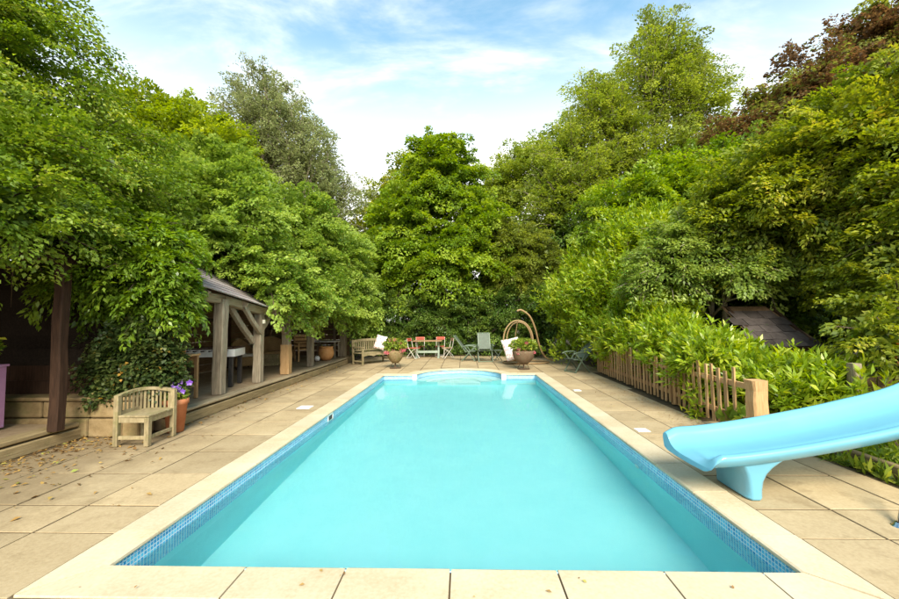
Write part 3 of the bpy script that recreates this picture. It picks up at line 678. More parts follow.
# ------------------------------------------------------------------ long bench at the far left
gb = thing('garden_bench', 'long weathered wooden garden bench with slatted back at the far end of the shelter', 'bench', (-4.15,14.92,0), math.atan2(.8,.6))
BL, BD = 1.55, .58            # local +x along the bench, local -y is the front
for x in (.04,BL-.04):
    MB().box((x,-BD+.04,.32),(.06,.06,.64)).build('leg','teak',gb,bevel=.005)
    MB().bar((x,0,.0),(x,.06,.92),.06,.055).build('leg','teak',gb,bevel=.005)
    MB().bar((x,-BD-.02,.65),(x,.05,.65),.065,.035).build('armrest','teak',gb,bevel=.006)
    MB().bar((x,-BD+.05,.13),(x,0,.13),.03,.05).build('stretcher','teak',gb)
for i in range(5): MB().box((BL/2,-BD+.07+.115*i,.425),(BL-.02,.095,.022)).build('seat_slat','teak',gb,bevel=.003)
apr = MB(); n_=24; V=[]; Fc=[]
for i in range(n_+1):
    x = .06+(BL-.12)*i/n_; lo_ = .30+.04*abs(math.sin(3*math.pi*i/n_))
    for y in (-BD+.02,-BD+.045): V += [(x,y,lo_),(x,y,.41)]
for i in range(n_):
    a=i*4; b_=a+4; Fc += [(a,b_,b_+1,a+1),(a+2,a+3,b_+3,b_+2),(a,a+2,b_+2,b_),(a+1,b_+1,b_+3,a+3)]
apr.add(V,Fc).build('apron','teak',gb)
V=[];Fc=[]
for i in range(n_+1):
    x = .04+(BL-.08)*i/n_; hi_ = .885+.055*max(0,math.sin(math.pi*i/n_))**.5
    for y in (.04,.075): V += [(x,y,hi_-.09),(x,y,hi_)]
for i in range(n_):
    a=i*4; b_=a+4; Fc += [(a,b_,b_+1,a+1),(a+2,a+3,b_+3,b_+2),(a,a+2,b_+2,b_),(a+1,b_+1,b_+3,a+3)]
MB().add(V,Fc).build('top_rail','teak',gb)
MB().bar((.05,.02,.50),(BL-.05,.02,.50),.03,.05).build('back_rail','teak',gb)
for i in range(15):
    x = .12+(BL-.24)*i/14; MB().bar((x,.02,.51),(x,.052,.85),.045,.016,(0,1,0)).build('back_slat','teak',gb,bevel=.002)

def cushion(name, label, loc, rot, dims, mat, group=None):
    bm = bmesh.new(); bmesh.ops.create_cube(bm, size=1.0)
    bmesh.ops.subdivide_edges(bm, edges=bm.edges[:], cuts=5, use_grid_fill=True)
    for v in bm.verts:
        x,y,z = v.co*2
        puff = (1-x**4*.75)*(1-y**4*.75)
        pin = 1-.10*(abs(x)**2)*(1-abs(y)**2)*0-.06*(1-abs(x)**3)*(abs(y)**6)-.06*(1-abs(y)**3)*(abs(x)**6)
        v.co = Vector((x*dims[0]/2*pin, y*dims[1]/2*pin, z*dims[2]/2*max(.12,puff)))
    for f_ in bm.faces: f_.smooth = True
    me = bpy.data.meshes.new(name); bm.to_mesh(me); bm.free()
    o_ = link(name, me, mat, None, loc); o_.rotation_euler = rot
    return tag(o_, label, 'cushion', group)
cushion('cushion','pink and white floral cushion propped on the long wooden bench',(-3.17,15.25,.80),(R(72),R(14),R(-8)),(.42,.54,.15),'floral')

# ------------------------------------------------------------------ pots, tables and clutter in the shelter
def leaves_blob(name, mat, parent, n_, c, rad, L_, W_, seed, up=.5, loc=None):
    rg = np.random.default_rng(seed)
    u = rg.normal(size=(n_,3)); u /= np.linalg.norm(u,axis=1)[:,None]
    r_ = rg.random(n_)**.45
    p = np.array(c)+u*r_[:,None]*np.array(rad)
    d = u*.8+rg.normal(size=(n_,3))*.5; nrm = rg.normal(size=(n_,3))*.5+np.array([0,0,up])+u*.4
    return link(name, leafmesh(name, p, d, nrm, L_*(.6+.7*rg.random(n_)), W_/L_, rg.random(n_), rg), mat, parent, loc)
def leafmesh(name, p, d, nrm, L_, ratio, rnd, rg, fold=.18):
    d = d/np.linalg.norm(d,axis=1)[:,None]
    nrm = nrm-d*(nrm*d).sum(1)[:,None]; nrm /= np.maximum(np.linalg.norm(nrm,axis=1)[:,None],1e-6)
    s_ = np.cross(d,nrm); n_ = len(p); Lc_ = L_[:,None]; W_ = Lc_*ratio*.5
    v = np.empty((n_,4,3),np.float32)
    v[:,0] = p; v[:,2] = p+d*Lc_-nrm*Lc_*.12
    mid = p+d*Lc_*.45+nrm*W_*fold*2
    v[:,1] = mid+s_*W_; v[:,3] = mid-s_*W_
    me = bpy.data.meshes.new(name)
    me.vertices.add(n_*4); me.vertices.foreach_set('co', v.reshape(-1))
    me.loops.add(n_*4); me.loops.foreach_set('vertex_index', np.arange(n_*4,dtype=np.int32))
    me.polygons.add(n_); me.polygons.foreach_set('loop_start', np.arange(0,n_*4,4,dtype=np.int32)); me.polygons.foreach_set('loop_total', np.full(n_,4,np.int32))
    at_ = me.attributes.new('rnd','FLOAT','FACE'); at_.data.foreach_set('value', np.clip(rnd,0,1).astype(np.float32))
    me.update(calc_edges=True); me.validate()
    return me
def pot_mesh(prof, name, mat, parent, n_=24): return MB().lathe(prof,n_).build(name,mat,parent,smooth=True)

pp_ = thing('pansy_pot','terracotta pot of purple and white pansies behind the small corner bench','plant pot',(-4.30,5.90,0))
pot_mesh([(0,.0),(.11,0),(.15,.40),(.17,.41),(.17,.48),(.15,.48),(.14,.44),(0,.44)],'pot','terracotta',pp_)
leaves_blob('foliage','leaf_weed',pp_,260,(-.02,0,.53),(.17,.15,.09),.06,.035,3)
def pansy(parent, c, mat, s_, face, seed):
    rg = np.random.default_rng(seed); f_ = Vector(face).normalized(); a = f_.cross(Vector((0,0,1))).normalized(); b2 = a.cross(f_)
    V=[];Fc=[]
    for k in range(5):
        t_ = math.pi/2+2*math.pi*k/5; d = a*math.cos(t_)+b2*math.sin(t_); e = f_.cross(d)
        k0=len(V); c_=Vector(c)
        V += [c_, c_+d*s_*.55+e*s_*.42+f_*.004, c_+d*s_+f_*.012, c_+d*s_*.55-e*s_*.42+f_*.004]; Fc.append((k0,k0+1,k0+2,k0+3))
    me=MB().add(V,Fc).mesh('flower'); at_=me.attributes.new('rnd','FLOAT','FACE'); at_.data.foreach_set('value', rg.random(5).astype(np.float32))
    return link('flower',me,mat,parent)
rr = random.Random(11)
for i in range(16):
    a_ = rr.uniform(0,6.28); r_ = rr.uniform(.03,.18)
    pansy(pp_,(r_*math.cos(a_)+(.05 if i<10 else -.12),-.06+r_*math.sin(a_)*.7,.60+rr.uniform(-.03,.12)+(0 if i<10 else -.02)),'petal_violet' if i<10 else 'petal_white',.05,(.4+rr.uniform(-.4,.2),-1,.25+rr.uniform(-.2,.3)),i)

st = thing('side_table','pale wooden side table at the near end of the oak shelter','table',(-5.22,7.15,DZ))
MB().box((0,0,.80),(.62,.42,.035)).build('tabletop','picket',st,bevel=.005)
MB().box((0,-.17,.70),(.52,.02,.15)).build('apron','picket',st); MB().box((0,.17,.70),(.52,.02,.15)).build('apron','picket',st)
for x in (-.26,.26):
    for y in (-.17,.17): MB().box((x,y,.39),(.055,.055,.78)).build('leg','picket',st,bevel=.004)
MB().box((0,0,.22),(.5,.32,.02)).build('shelf','picket',st)
jr = thing('red_jar','small dark red jar standing on the pale side table','jar',(-5.06,7.10,DZ+.82))
MB().lathe([(0,0),(.035,0),(.04,.03),(.04,.07),(.028,.085)],14).build('body','terracotta',jr,smooth=True); MB().lathe([(.03,.08),(.03,.10),(0,.102)],14).build('lid','black_metal',jr)

ft = thing('football_table','table football game with white sides and black legs inside the shelter','game table',(-5.65,8.75,DZ), R(12))
for x in (-.55,.55):
    for y in (-.28,.28): MB().box((x,y,.33),(.085,.085,.66)).build('leg','black_metal',ft,bevel=.006)
for s_ in (-1,1):
    MB().box((0,s_*.33,.73),(1.28,.03,.16)).build('side_panel','white_paint',ft,bevel=.004); MB().box((s_*.625,0,.73),(.03,.63,.16)).build('end_panel','white_paint',ft)
MB().box((0,0,.68),(1.22,.63,.02)).build('pitch','leaf_weed' if False else 'green_plastic',ft)
for i in range(8):
    x = -.52+i*.149; rd = MB().tube([(x,-.48,.79),(x,.48,.79)],.008,6).build('rod','chrome',ft)
    for k in range(3): MB().box((x,-.18+.18*k,.765),(.022,.03,.10)).build('player','red_slat' if i%2 else 'black_metal',rd)
    MB().tube([(x,-.60,.79),(x,-.48,.79)],.016,8).build('handle','black_metal',rd)
for s_ in (-1,1): MB().box((s_*.61,0,.83),(.05,.68,.035)).build('top_rail','dark_wood',ft); 
for s_ in (-1,1): MB().box((0,s_*.33,.828),(1.16,.04,.03)).build('top_rail','dark_wood',ft)

def armchair(name,label,loc,rz,mat,cmat,wd=.62):
    t_ = thing(name,label,'chair',loc,rz)
    MB().box((0,0,.22),(wd,.58,.28)).build('seat_base',mat,t_,bevel=.04)
    mb = MB(); n2=12; V=[];Fc=[]
    for i in range(n2+1):
        a_ = math.pi*i/n2; x=-wd/2*math.cos(a_); y=.05+.28*math.sin(a_); h_=.58+.30*math.sin(a_)**2
        for k in (1,.88): V += [(x*k,y*k,.10),(x*k*1.06,y*k*1.08,h_)]
    for i in range(n2):
        a=i*4;b_=a+4; Fc += [(a,b_,b_+1,a+1),(a+2,a+3,b_+3,b_+2),(a+1,b_+1,b_+3,a+3)]
    Fc += [(0,1,3,2),(n2*4,n2*4+2,n2*4+3,n2*4+1)]
    mb.add(V,Fc).build('back',mat,t_,smooth=False)
    if cmat: MB().box((0,-.03,.40),(wd*.78,.5,.09)).build('seat_pad',cmat,t_,bevel=.03)
    for x in (-wd*.4,wd*.4):
        for y in (-.23,.2): MB().box((x,y,.05),(.04,.04,.10)).build('foot','dark_wood',t_)
    return t_
armchair('wicker_armchair','wicker armchair with pale seat pad deep inside the shelter behind the second post',(-6.7,12.0,DZ),R(50),'wicker','cushion_grey')
armchair('wicker_sofa','wide tan wicker sofa against the shelter back wall past the middle post',(-6.75,14.2,DZ),R(62),'wicker',None,1.3)
cr_ = thing('wooden_crate','plain wooden crate beside the wicker armchair in the shelter','crate',(-6.2,12.75,DZ),R(15))
for k in range(3):
    for s_ in (-1,1):
        MB().box((0,s_*.2,.06+.12*k),(.5,.015,.10)).build('slat','teak',cr_); MB().box((s_*.243,0,.06+.12*k),(.015,.38,.10)).build('slat','teak',cr_)
MB().box((0,0,.012),(.47,.38,.02)).build('base','teak',cr_)
wc = thing('wooden_armchair','upright pale wooden armchair standing behind the fourth oak post','chair',(-5.72,14.2,DZ),R(40))
for x in (-.24,.24):
    MB().box((x,-.22,.30),(.05,.05,.60)).build('leg','picket',wc); MB().bar((x,.22,0),(x,.28,.95),.05,.05).build('leg','picket',wc); MB().box((x,0,.62),(.07,.5,.03)).build('armrest','picket',wc)
MB().box((0,0,.42),(.48,.48,.03)).build('seat','picket',wc,bevel=.004)
for k in range(4): MB().box((0,.255,.52+.12*k),(.44,.02,.09)).build('back_slat','picket',wc)
op = thing('round_pot','round orange terracotta pot on the shelter floor between the far posts','plant pot',(-4.98,14.42,DZ))
pot_mesh([(0,0),(.15,0),(.24,.10),(.28,.24),(.26,.38),(.23,.44),(.25,.46),(.25,.49),(.21,.49),(.20,.40),(0,.36)],'pot','orange_pot',op)
wb = tag(MB().lathe([(0,0),(.05,.008),(.085,.05),(.095,.10),(.08,.15),(.045,.18),(0,.185)],20).build('stone_ball','white_plastic',None,smooth=True,loc=(-5.17,14.05,DZ)),'small white stone ball on the floor beside the round orange pot','ornament')
wt = thing('white_table','white-topped table at the far end of the shelter behind the orange pot','table',(-5.35,15.5,DZ))
MB().box((0,0,.62),(.95,.6,.03)).build('tabletop','white_paint',wt,bevel=.004)
for x in (-.42,.42):
    for y in (-.24,.24): MB().box((x,y,.30),(.05,.05,.60)).build('leg','old_oak',wt)
sl = thing('light_string','string of small white bulbs hanging in the dark of the shelter','lights',(-5.9,13.6,1.30))
MB().tube([(-.35+.1*i,0,.02-.05*math.sin(math.pi*i/8)) for i in range(9)],.004,5).build('cable','black_metal',sl)
for i in range(5): MB().lathe([(0,-.03),(.022,-.015),(.026,.0),(.016,.022),(0,.025)],10).build('bulb','bulb',sl,smooth=True,loc=(-.3+.15*i,0,-.02-.04*math.sin(math.pi*(i+.5)/5)))
MB().tube([(-.38,0,.03),(-.38,0,.6)],.004,5).build('cable','black_metal',sl)

cab = thing('lilac_cabinet','lilac painted cabinet at the left edge beside the brown post','cabinet',(-6.54,5.08,DZ-.03),0)
MB().box((0,0,.44),(.62,.42,.82)).build('carcass','lilac_paint',cab,bevel=.006)
MB().box((0,0,.865),(.66,.46,.03)).build('top','lilac_paint',cab,bevel=.004)
for s_ in (-1,1):
    d_ = MB().box((s_*.15,-.218,.44),(.29,.018,.74)).build('door','lilac_paint',cab,bevel=.004); MB().box((s_*.03,-.235,.46),(.02,.02,.06)).build('handle','black_metal',d_)
pl = thing('potted_plant','leafy pot plant with one broad yellow-green leaf on top of the lilac cabinet','plant',(-6.40,5.05,DZ+.855))
pot_mesh([(0,0),(.07,0),(.095,.15),(.08,.15),(0,.13)],'pot','terracotta',pl)
leaves_blob('foliage','leaf_hazel',pl,220,(.04,-.02,.24),(.24,.18,.13),.13,.06,8)
lf = MB().add([(0,0,0),(.10,-.06,.02),(.26,-.05,.03),(.36,0,-.0),(.26,.06,.03),(.10,.06,.02)],[(0,1,2,3,4,5)]).mesh('broad_leaf'); a_=lf.attributes.new('rnd','FLOAT','FACE'); a_.data.foreach_set('value',[1.0])
link('broad_leaf',lf,'leaf_laurel',pl,(0.22,-.12,.34))
MB().tube([(0,0,.1),(.1,-.06,.30),(.23,-.12,.34)],.006,5).build('stalk','leaf_weed',pl)

# ------------------------------------------------------------------ planters by the round end
def planter(name,label,loc,matp,seed,r=.30,h=.44,stand=.16,green=(.40,.34,.22),flowers=46,mat_leaf='leaf_weed'):
    t_ = thing(name,label,'planter',loc,0,'flower planters either side of the round end')
    prof = [(0,stand),(.10,stand+.01),(r*.62,stand+.10),(r*.92,stand+.24),(r,stand+h*.82),(r*1.04,stand+h),(r*.93,stand+h),(r*.9,stand+h-.05),(0,stand+h-.06)]
    pot_mesh(prof,'bowl',matp,t_,28)
    MB().lathe([(.02,.04),(.024,stand+.02)],10).build('stem','rust_iron',t_)
    MB().lathe([(0,.0),(.20,.0),(.20,.012),(.03,.03),(.02,.05)],20).build('foot_plate','rust_iron',t_)
    for k in range(3):
        a_ = .5+2*math.pi*k/3; c_,s_ = math.cos(a_),math.sin(a_)
        MB().tube([(.21*c_,.21*s_,.01),(.17*c_,.17*s_,.10),(.10*c_,.10*s_,stand+.03),(.16*c_,.16*s_,stand+.11)],.009,6).build('stand_leg','rust_iron',t_)
    leaves_blob('foliage',mat_leaf,t_,1100,(0,0,stand+h+.18),green,.085,.06,seed,.7)
    rg = random.Random(seed); 
    for i in range(flowers//6):
        a_ = rg.uniform(0,6.28); rr_ = rg.uniform(.5,1.05); z_ = stand+h+rg.choice([-.06,0,.08,.25,.36])
        if z_ > stand+h+.2: rr_ *= .6
        leaves_blob('flower_head','petal_pink',t_,30,(green[0]*rr_*math.cos(a_),green[1]*rr_*math.sin(a_)-.02,z_),(.055,.055,.04),.04,.035,seed*50+i,.3)
    return t_
planter('planter_urn','moss-lined flower urn with pink blooms in front of the long bench',(-2.34,13.74,0),'moss_liner',5,flowers=170)
planter('planter_urn','dark brown flower bowl with trailing pink blooms in front of the hanging chair',(1.96,13.25,0),'wicker_dark',6,r=.36,h=.46,stand=.14,green=(.46,.36,.20),flowers=60)

# ------------------------------------------------------------------ hanging chair
hc = thing('hanging_chair','rattan hanging hoop chair on a curved stand at the far end of the pool','chair',(1.98,14.6,0))
zc, rx_, rz_ = .86,.53,.72
ring = [(rx_*math.cos(2*math.pi*i/40), 0, zc+rz_*math.sin(2*math.pi*i/40)) for i in range(40)]
MB().tube(ring,.027,10,closed=True).build('hoop','rattan',hc,smooth=True)
ring = [(.06+(rx_-.08)*math.cos(2*math.pi*i/40), .20, zc+(rz_-.06)*math.sin(2*math.pi*i/40)) for i in range(40)]
MB().tube(ring,.024,8,closed=True).build('hoop','rattan',hc,smooth=True)
V=[];Fc=[];na_,nb_=20,9
for j in range(nb_+1):
    ph = (math.pi/2)*j/nb_
    for i in range(na_+1):
        th = math.pi+math.pi*i/na_                     # lower half of the hoop
        V.append((rx_*math.cos(th)*math.cos(ph*.85), .50*math.sin(ph), zc-.02+rz_*math.sin(th)*math.cos(ph*.55)))
for j in range(nb_):
    for i in range(na_): a=j*(na_+1)+i; Fc.append((a,a+1,a+na_+2,a+na_+1))
bs = MB().add(V,Fc).build('basket','wicker',hc,smooth=True); so_=bs.modifiers.new('thick','SOLIDIFY'); so_.thickness=.025
def spl(pts,n_=10):
    o_=[]; P_=[Vector(p) for p in pts]; P_=[2*P_[0]-P_[1]]+P_+[2*P_[-1]-P_[-2]]
    for i in range(1,len(P_)-2):
        for k in range(n_):
            t_=k/n_; a,b_,c,d=P_[i-1],P_[i],P_[i+1],P_[i+2]
            o_.append(.5*((2*b_)+(c-a)*t_+(2*a-5*b_+4*c-d)*t_*t_+(3*b_-a-3*c+d)*t_**3))
    o_.append(P_[-2]); return o_
MB().tube(spl([(1.45,.55,.05),(1.05,.45,.22),(.82,.32,.65),(.66,.18,1.25),(.45,.08,1.72),(.15,.0,1.95),(-.02,0,1.93)]),.033,10).build('stand_pole','rattan',hc,smooth=True)
base = [( .35+.85*math.cos(2*math.pi*i/36), .55+.55*math.sin(2*math.pi*i/36), .03) for i in range(36)]
MB().tube(base,.028,8,closed=True).build('stand_base','rattan',hc,smooth=True)
MB().tube([(0,0,1.93),(0,0,zc+rz_)],.012,6).build('chain','chrome',hc)
MB().tube([(0,.02,zc+rz_+.02),(-.10,.2,zc)],.014,6).build('rope','rattan',hc)
cushion('cushion','white and pink floral cushion sitting in the hanging hoop chair',(1.76,14.52,.56),(R(66),R(-10),R(12)),(.66,.82,.26),'floral')

# ------------------------------------------------------------------ table and folding chairs
dt = thing('dining_table','sage-legged wooden dining table among the red folding chairs','table',(-1.55,17.45,0))
for k in range(5): MB().box((0,-.30+.15*k,.735),(1.25,.142,.028)).build('top_plank','table_wood',dt,bevel=.003)
for x in (-.47,.47):
    MB().box((x,0,.36),(.075,.10,.70)).build('leg','sage_paint',dt,bevel=.004); MB().box((x,0,.03),(.085,.55,.06)).build('foot','sage_paint',dt); MB().box((x,0,.69),(.07,.55,.05)).build('cleat','sage_paint',dt)
MB().box((0,0,.26),(.87,.04,.10)).build('stretcher','sage_paint',dt)
def folding_chair(label,loc,rz,slat,group='folding bistro chairs round the dining table'):
    t_ = thing('folding_chair',label,'chair',loc,rz,group)      # faces local -y
    for x in (-.19,.19):
        MB().tube(spl([(x,-.20,.015),(x,-.06,.22),(x,.12,.46),(x,.16,.60),(x,.21,.86)],5),.012,6).build('back_leg','cream_metal',t_,smooth=True)
        MB().tube(spl([(x*.88,.24,.015),(x*.88,.12,.20),(x*.88,-.06,.36),(x*.88,-.22,.45)],5),.012,6).build('front_leg','cream_metal',t_,smooth=True)
    for z_,y_ in ((.845,.205),(.775,.19)): MB().box((0,y_,z_),(.40,.016,.055)).build('back_slat',slat,t_,bevel=.002)
    for k in range(6): MB().box((0,-.21+.072*k,.462),(.40,.055,.016)).build('seat_slat',slat,t_,bevel=.002)
    MB().tube([(-.19,-.19,.03),(.19,-.19,.03)],.009,6).build('cross_bar','cream_metal',t_)
    MB().tube([(-.167,.22,.045),(.167,.22,.045)],.009,6).build('cross_bar','cream_metal',t_)
    return t_
folding_chair('red-slatted folding chair at the left end of the dining table',(-2.12,16.95,0),R(68),'red_slat')
folding_chair('red-backed folding chair behind the left half of the dining table',(-1.95,18.0,0),R(3),'red_slat')
folding_chair('red-backed folding chair behind the right half of the dining table',(-1.05,18.05,0),R(-4),'red_slat')
folding_chair('pale folding chair with tan slats at the right end of the dining table',(-.66,16.92,0),R(-72),'tan_slat')

# ------------------------------------------------------------------ green recliners
def recliner(label,loc,rz,mat='green_plastic',tilt=.36,scale=1.0):
    t_ = thing('reclining_chair',label,'chair',loc,rz,'green reclining garden chairs'); t_.scale=(scale,)*3   # faces local -y
    for x in (-.27,.27):
        MB().bar((x,-.24,0),(x,.20,.62),.035,.04).build('leg',mat,t_,bevel=.006)
        MB().bar((x*1.04,.34,0),(x*1.04,-.20,.60),.035,.04).build('leg',mat,t_,bevel=.006)
        MB().tube(spl([(x*1.08,-.30,.61),(x*1.08,-.1,.655),(x*1.08,.15,.65),(x*1.08,.27,.62)],5),.026,8).build('armrest',mat,t_,smooth=True)
        MB().bar((x*.86,.18,.42),(x*.86,.18+tilt*1.2,1.08),.03,.035).build('back_rail',mat,t_,bevel=.005)
        MB().bar((x*.86,-.26,.43),(x*.86,.20,.40),.03,.035).build('seat_rail',mat,t_,bevel=.005)
    MB().add([(-.22,-.26,.445),(.22,-.26,.445),(.22,.19,.415),(-.22,.19,.415),(-.22,-.26,.435),(.22,-.26,.435),(.22,.19,.405),(-.22,.19,.405)],[(0,1,2,3),(7,6,5,4),(0,4,5,1),(2,6,7,3),(1,5,6,2),(3,7,4,0)]).build('seat','green_mesh',t_)
    y1 = .18+tilt*1.15
    MB().add([(-.22,.185,.47),(.22,.185,.47),(.22,y1,1.08),(-.22,y1,1.08),(-.22,.20,.47),(.22,.20,.47),(.22,y1+.015,1.08),(-.22,y1+.015,1.08)],[(0,1,2,3),(7,6,5,4),(0,4,5,1),(2,6,7,3),(1,5,6,2),(3,7,4,0)]).build('backrest','green_mesh',t_)
    MB().bar((-.24,.18+tilt*1.2,1.09),(.24,.18+tilt*1.2,1.09),.04,.03).build('top_rail',mat,t_,bevel=.005)
    MB().bar((-.27,-.235,.02),(.27,-.235,.02),.03,.03).build('cross_bar',mat,t_)
    return t_
recliner('green reclining chair seen side-on next to the pale folding chair',(.27,16.05,0),R(80),tilt=.42,scale=.92)
recliner('green reclining chair facing the pool beside the hanging chair',(.84,15.75,0),R(4),tilt=.22)
recliner('green reclining chair half hidden by the laurel beside the picket fence',(3.42,12.45,0),R(-66),tilt=.6,scale=.92)
ss = thing('folding_stool','small dark folding stool between the green recliner and the hanging chair','stool',(1.32,16.1,0),R(20))
for s_ in (-1,1):
    MB().bar((-.17,s_*.15,0),(.15,s_*.15,.40),.025,.025).build('leg','green_mesh',ss); MB().bar((.17,s_*.13,0),(-.15,s_*.13,.40),.025,.025).build('leg','green_mesh',ss)
MB().box((0,0,.405),(.36,.34,.02)).build('seat','green_mesh',ss,bevel=.004)

# ------------------------------------------------------------------ picket fence
FA, FB = Vector((3.75,5.32,0)), Vector((4.06,12.4,0))
fe = thing('picket_fence','low brown wooden picket fence in front of the laurels on the right','fence',FA)
fdir = (FB-FA).normalized(); flen = (FB-FA).length; fnor = Vector((-fdir.y,fdir.x,0))
chamfer_post(.19,.19,.80,(0,0),seed=70).build('post','picket',fe,loc=(0,0,0))
for k in (1,2,3): MB().box((0,0,.42),(.08,.08,.84)).build('post','picket',fe,loc=fdir*(flen*k/3.0)-fnor*.07)
a_ = math.atan2(fdir.y,fdir.x)
for z_ in (.22,.68):
    MB().bar(Vector((0,0,z_))-fnor*.035+fdir*.1, Vector((0,0,z_))-fnor*.035+fdir*flen,.035,.075).build('rail','picket',fe)
pk = MB().prism([(-.034,-.010),(.034,-.010),(.034,.010),(-.034,.010)],.03,.86).mesh('picket'); pk.materials.append(MATS['picket'])
rr = random.Random(2); d_ = .46; 
while d_ < flen:
    o_ = link('picket',pk,None,fe,fdir*d_+fnor*.0); o_.rotation_euler=(rr.uniform(-.02,.02),rr.uniform(-.03,.03),a_+rr.uniform(-.05,.05)); o_.scale=(rr.uniform(.85,1.1),1,rr.uniform(.95,1.06)); o_.location.z = rr.uniform(-.01,.02)
    d_ += .175+rr.uniform(-.012,.012)

# ------------------------------------------------------------------ water slide
sd_ = thing('pool_slide','pale blue fibreglass pool slide curving down over the right edge of the pool','slide',(2.55,3.95,0))
path = spl([(2.03,3.95,.35),(2.15,3.95,.338),(2.35,3.95,.34),(2.75,3.95,.39),(3.25,3.96,.47),(3.8,3.98,.575),(4.5,4.02,.74),(5.2,4.10,1.03),(5.8,4.2,1.48),(6.2,4.28,1.76),(6.6,4.36,1.84)],8)
prof = [(-.335,.085),(-.332,.115),(-.318,.133),(-.295,.138),(-.272,.128),(-.245,.09),(-.205,.045),(-.15,.015),(-.07,.003),(0,0),(.07,.003),(.15,.015),(.205,.045),(.245,.09),(.272,.128),(.295,.138),(.318,.133),(.332,.115),(.335,.085)]
under = [(.325,.05),(.30,-.02),(.25,-.045),(.12,-.055),(0,-.056),(-.12,-.055),(-.25,-.045),(-.30,-.02),(-.325,.05)]
full = prof+under; V=[];Fc=[]; m_=len(full); npth=len(path)
for i,p in enumerate(path):
    d = (path[min(i+1,npth-1)]-path[max(i-1,0)]).normalized(); side = Vector((0,0,1)).cross(d).normalized(); upv = d.cross(side)
    t_ = i/(npth-1); lip = max(0,1-i/13.0)
    for (a,b_) in full:
        wl = 1-.10*lip**2; hh = b_*(1-(.95 if a<0 else .12)*lip**1.1) if b_>0 else b_*(1-.2*lip)
        sag = -.05*lip**2
        fwd = d*(-((.335-a)/.67)*.13*lip)
        hh = hh*(1.0 if a>0 or b_<=0 else .62)+a*.07                    # banked: the far wall stands higher
        q = p+side*(a*wl)+upv*(hh+sag)+fwd*(-1)
        V.append(q-Vector((2.55,3.95,0)))
for i in range(npth-1):
    for k in range(m_): Fc.append((i*m_+k,(i+1)*m_+k,(i+1)*m_+(k+1)%m_,i*m_+(k+1)%m_))
# rounded nose cap
Fc += [tuple(range(m_)), tuple((npth-1)*m_+k for k in range(m_-1,-1,-1))]
so2 = MB().add(V,Fc); me = so2.mesh('chute'); bm=bmesh.new(); bm.from_mesh(me); bmesh.ops.recalc_face_normals(bm,faces=bm.faces)
bm.to_mesh(me); bm.free()
for p in me.polygons: p.use_smooth = len(p.vertices)==4
ch = link('chute',me,'slide_gel',sd_); bv=ch.modifiers.new('bevel','BEVEL'); bv.width=.018; bv.segments=3; bv.limit_method='ANGLE'; bv.angle_limit=R(50)
# pedestal with flared top
V=[];Fc=[]; lev=[0,.02,.08,.16,.23,.285,.325,.35]
for z_ in lev:
    t_=z_/.35; fl=t_**3.2
    xl=-.06-.10*fl; xr=.09+.20*fl; yl=-.25-.02*fl; yh=.25+.02*fl; c_=.05
    for (x,y) in ((xl+c_*.5,yl),(xr-c_,yl),(xr,yl+c_),(xr,yh-c_),(xr-c_,yh),(xl+c_*.5,yh),(xl,yh-c_),(xl,yl+c_)): V.append((x,y,z_+(.04*max(0,(x-.05))*t_)))
nl=len(lev)
for i in range(nl-1):
    for k in range(8): Fc.append((i*8+k,i*8+(k+1)%8,(i+1)*8+(k+1)%8,(i+1)*8+k))
Fc += [tuple(range(7,-1,-1)),tuple((nl-1)*8+k for k in range(8))]
pe = MB().add(V,Fc).build('pedestal','slide_gel',sd_,smooth=True,loc=(0,-.02,-.008)); bv=pe.modifiers.new('bevel','BEVEL'); bv.width=.02; bv.segments=3; bv.limit_method='ANGLE'; bv.angle_limit=R(35)
es=pe.modifiers.new('split','EDGE_SPLIT'); es.split_angle=R(45)
def tubeT(name,a,b_): MB().tube([Vector(a)-Vector((2.55,3.95,0)),Vector(b_)-Vector((2.55,3.95,0))],.021,12).build(name,'chrome',sd_,smooth=True)
tubeT('support_tube',(3.33,3.27,0),(3.98,3.72,.55))
MB().lathe([(.021,.03),(.03,.03),(.04,.012),(.055,.0)],16).build('base_flange','chrome',sd_,smooth=True,loc=(3.33-2.55,3.27-3.95,-.01))
for y in (3.95,4.65):
    tubeT('support_tube',(6.5,y,0),(6.5,y,2.6)); tubeT('support_tube',(7.1,y+.1,0),(6.6,y,1.9))
for k in range(6): tubeT('ladder_rung',(7.05-.085*k,3.97,.25+.3*k),(7.05-.085*k,4.73,.25+.3*k))

# ------------------------------------------------------------------ right-hand bed: edging, gate post, hut
ed_ = thing('timber_edging','low timber edging along the weedy bed beneath the slide','edging',(4.30,4.3,0))
for k,(a,b_) in enumerate(((-1.6,.0),(.01,1.0))): long_beam(0,a,b_,.045,.09,.15,'edge_sleeper','sleeper',ed_,seed=60+k)
gp = thing('board_fence','brown board fence in deep shade behind the slide','fence',(5.2,5.55,0))
chamfer_post(.12,.12,.98,(0,0),seed=77).build('post','old_oak',gp,loc=(0,0,0))
for k in range(14): MB().box((.20+.16*k,.03-.05*k,.40),(.15,.022,.78+.02*(k%3)),Matrix.Rotation(-.3,3,'Z')).build('board','dark_board',gp)

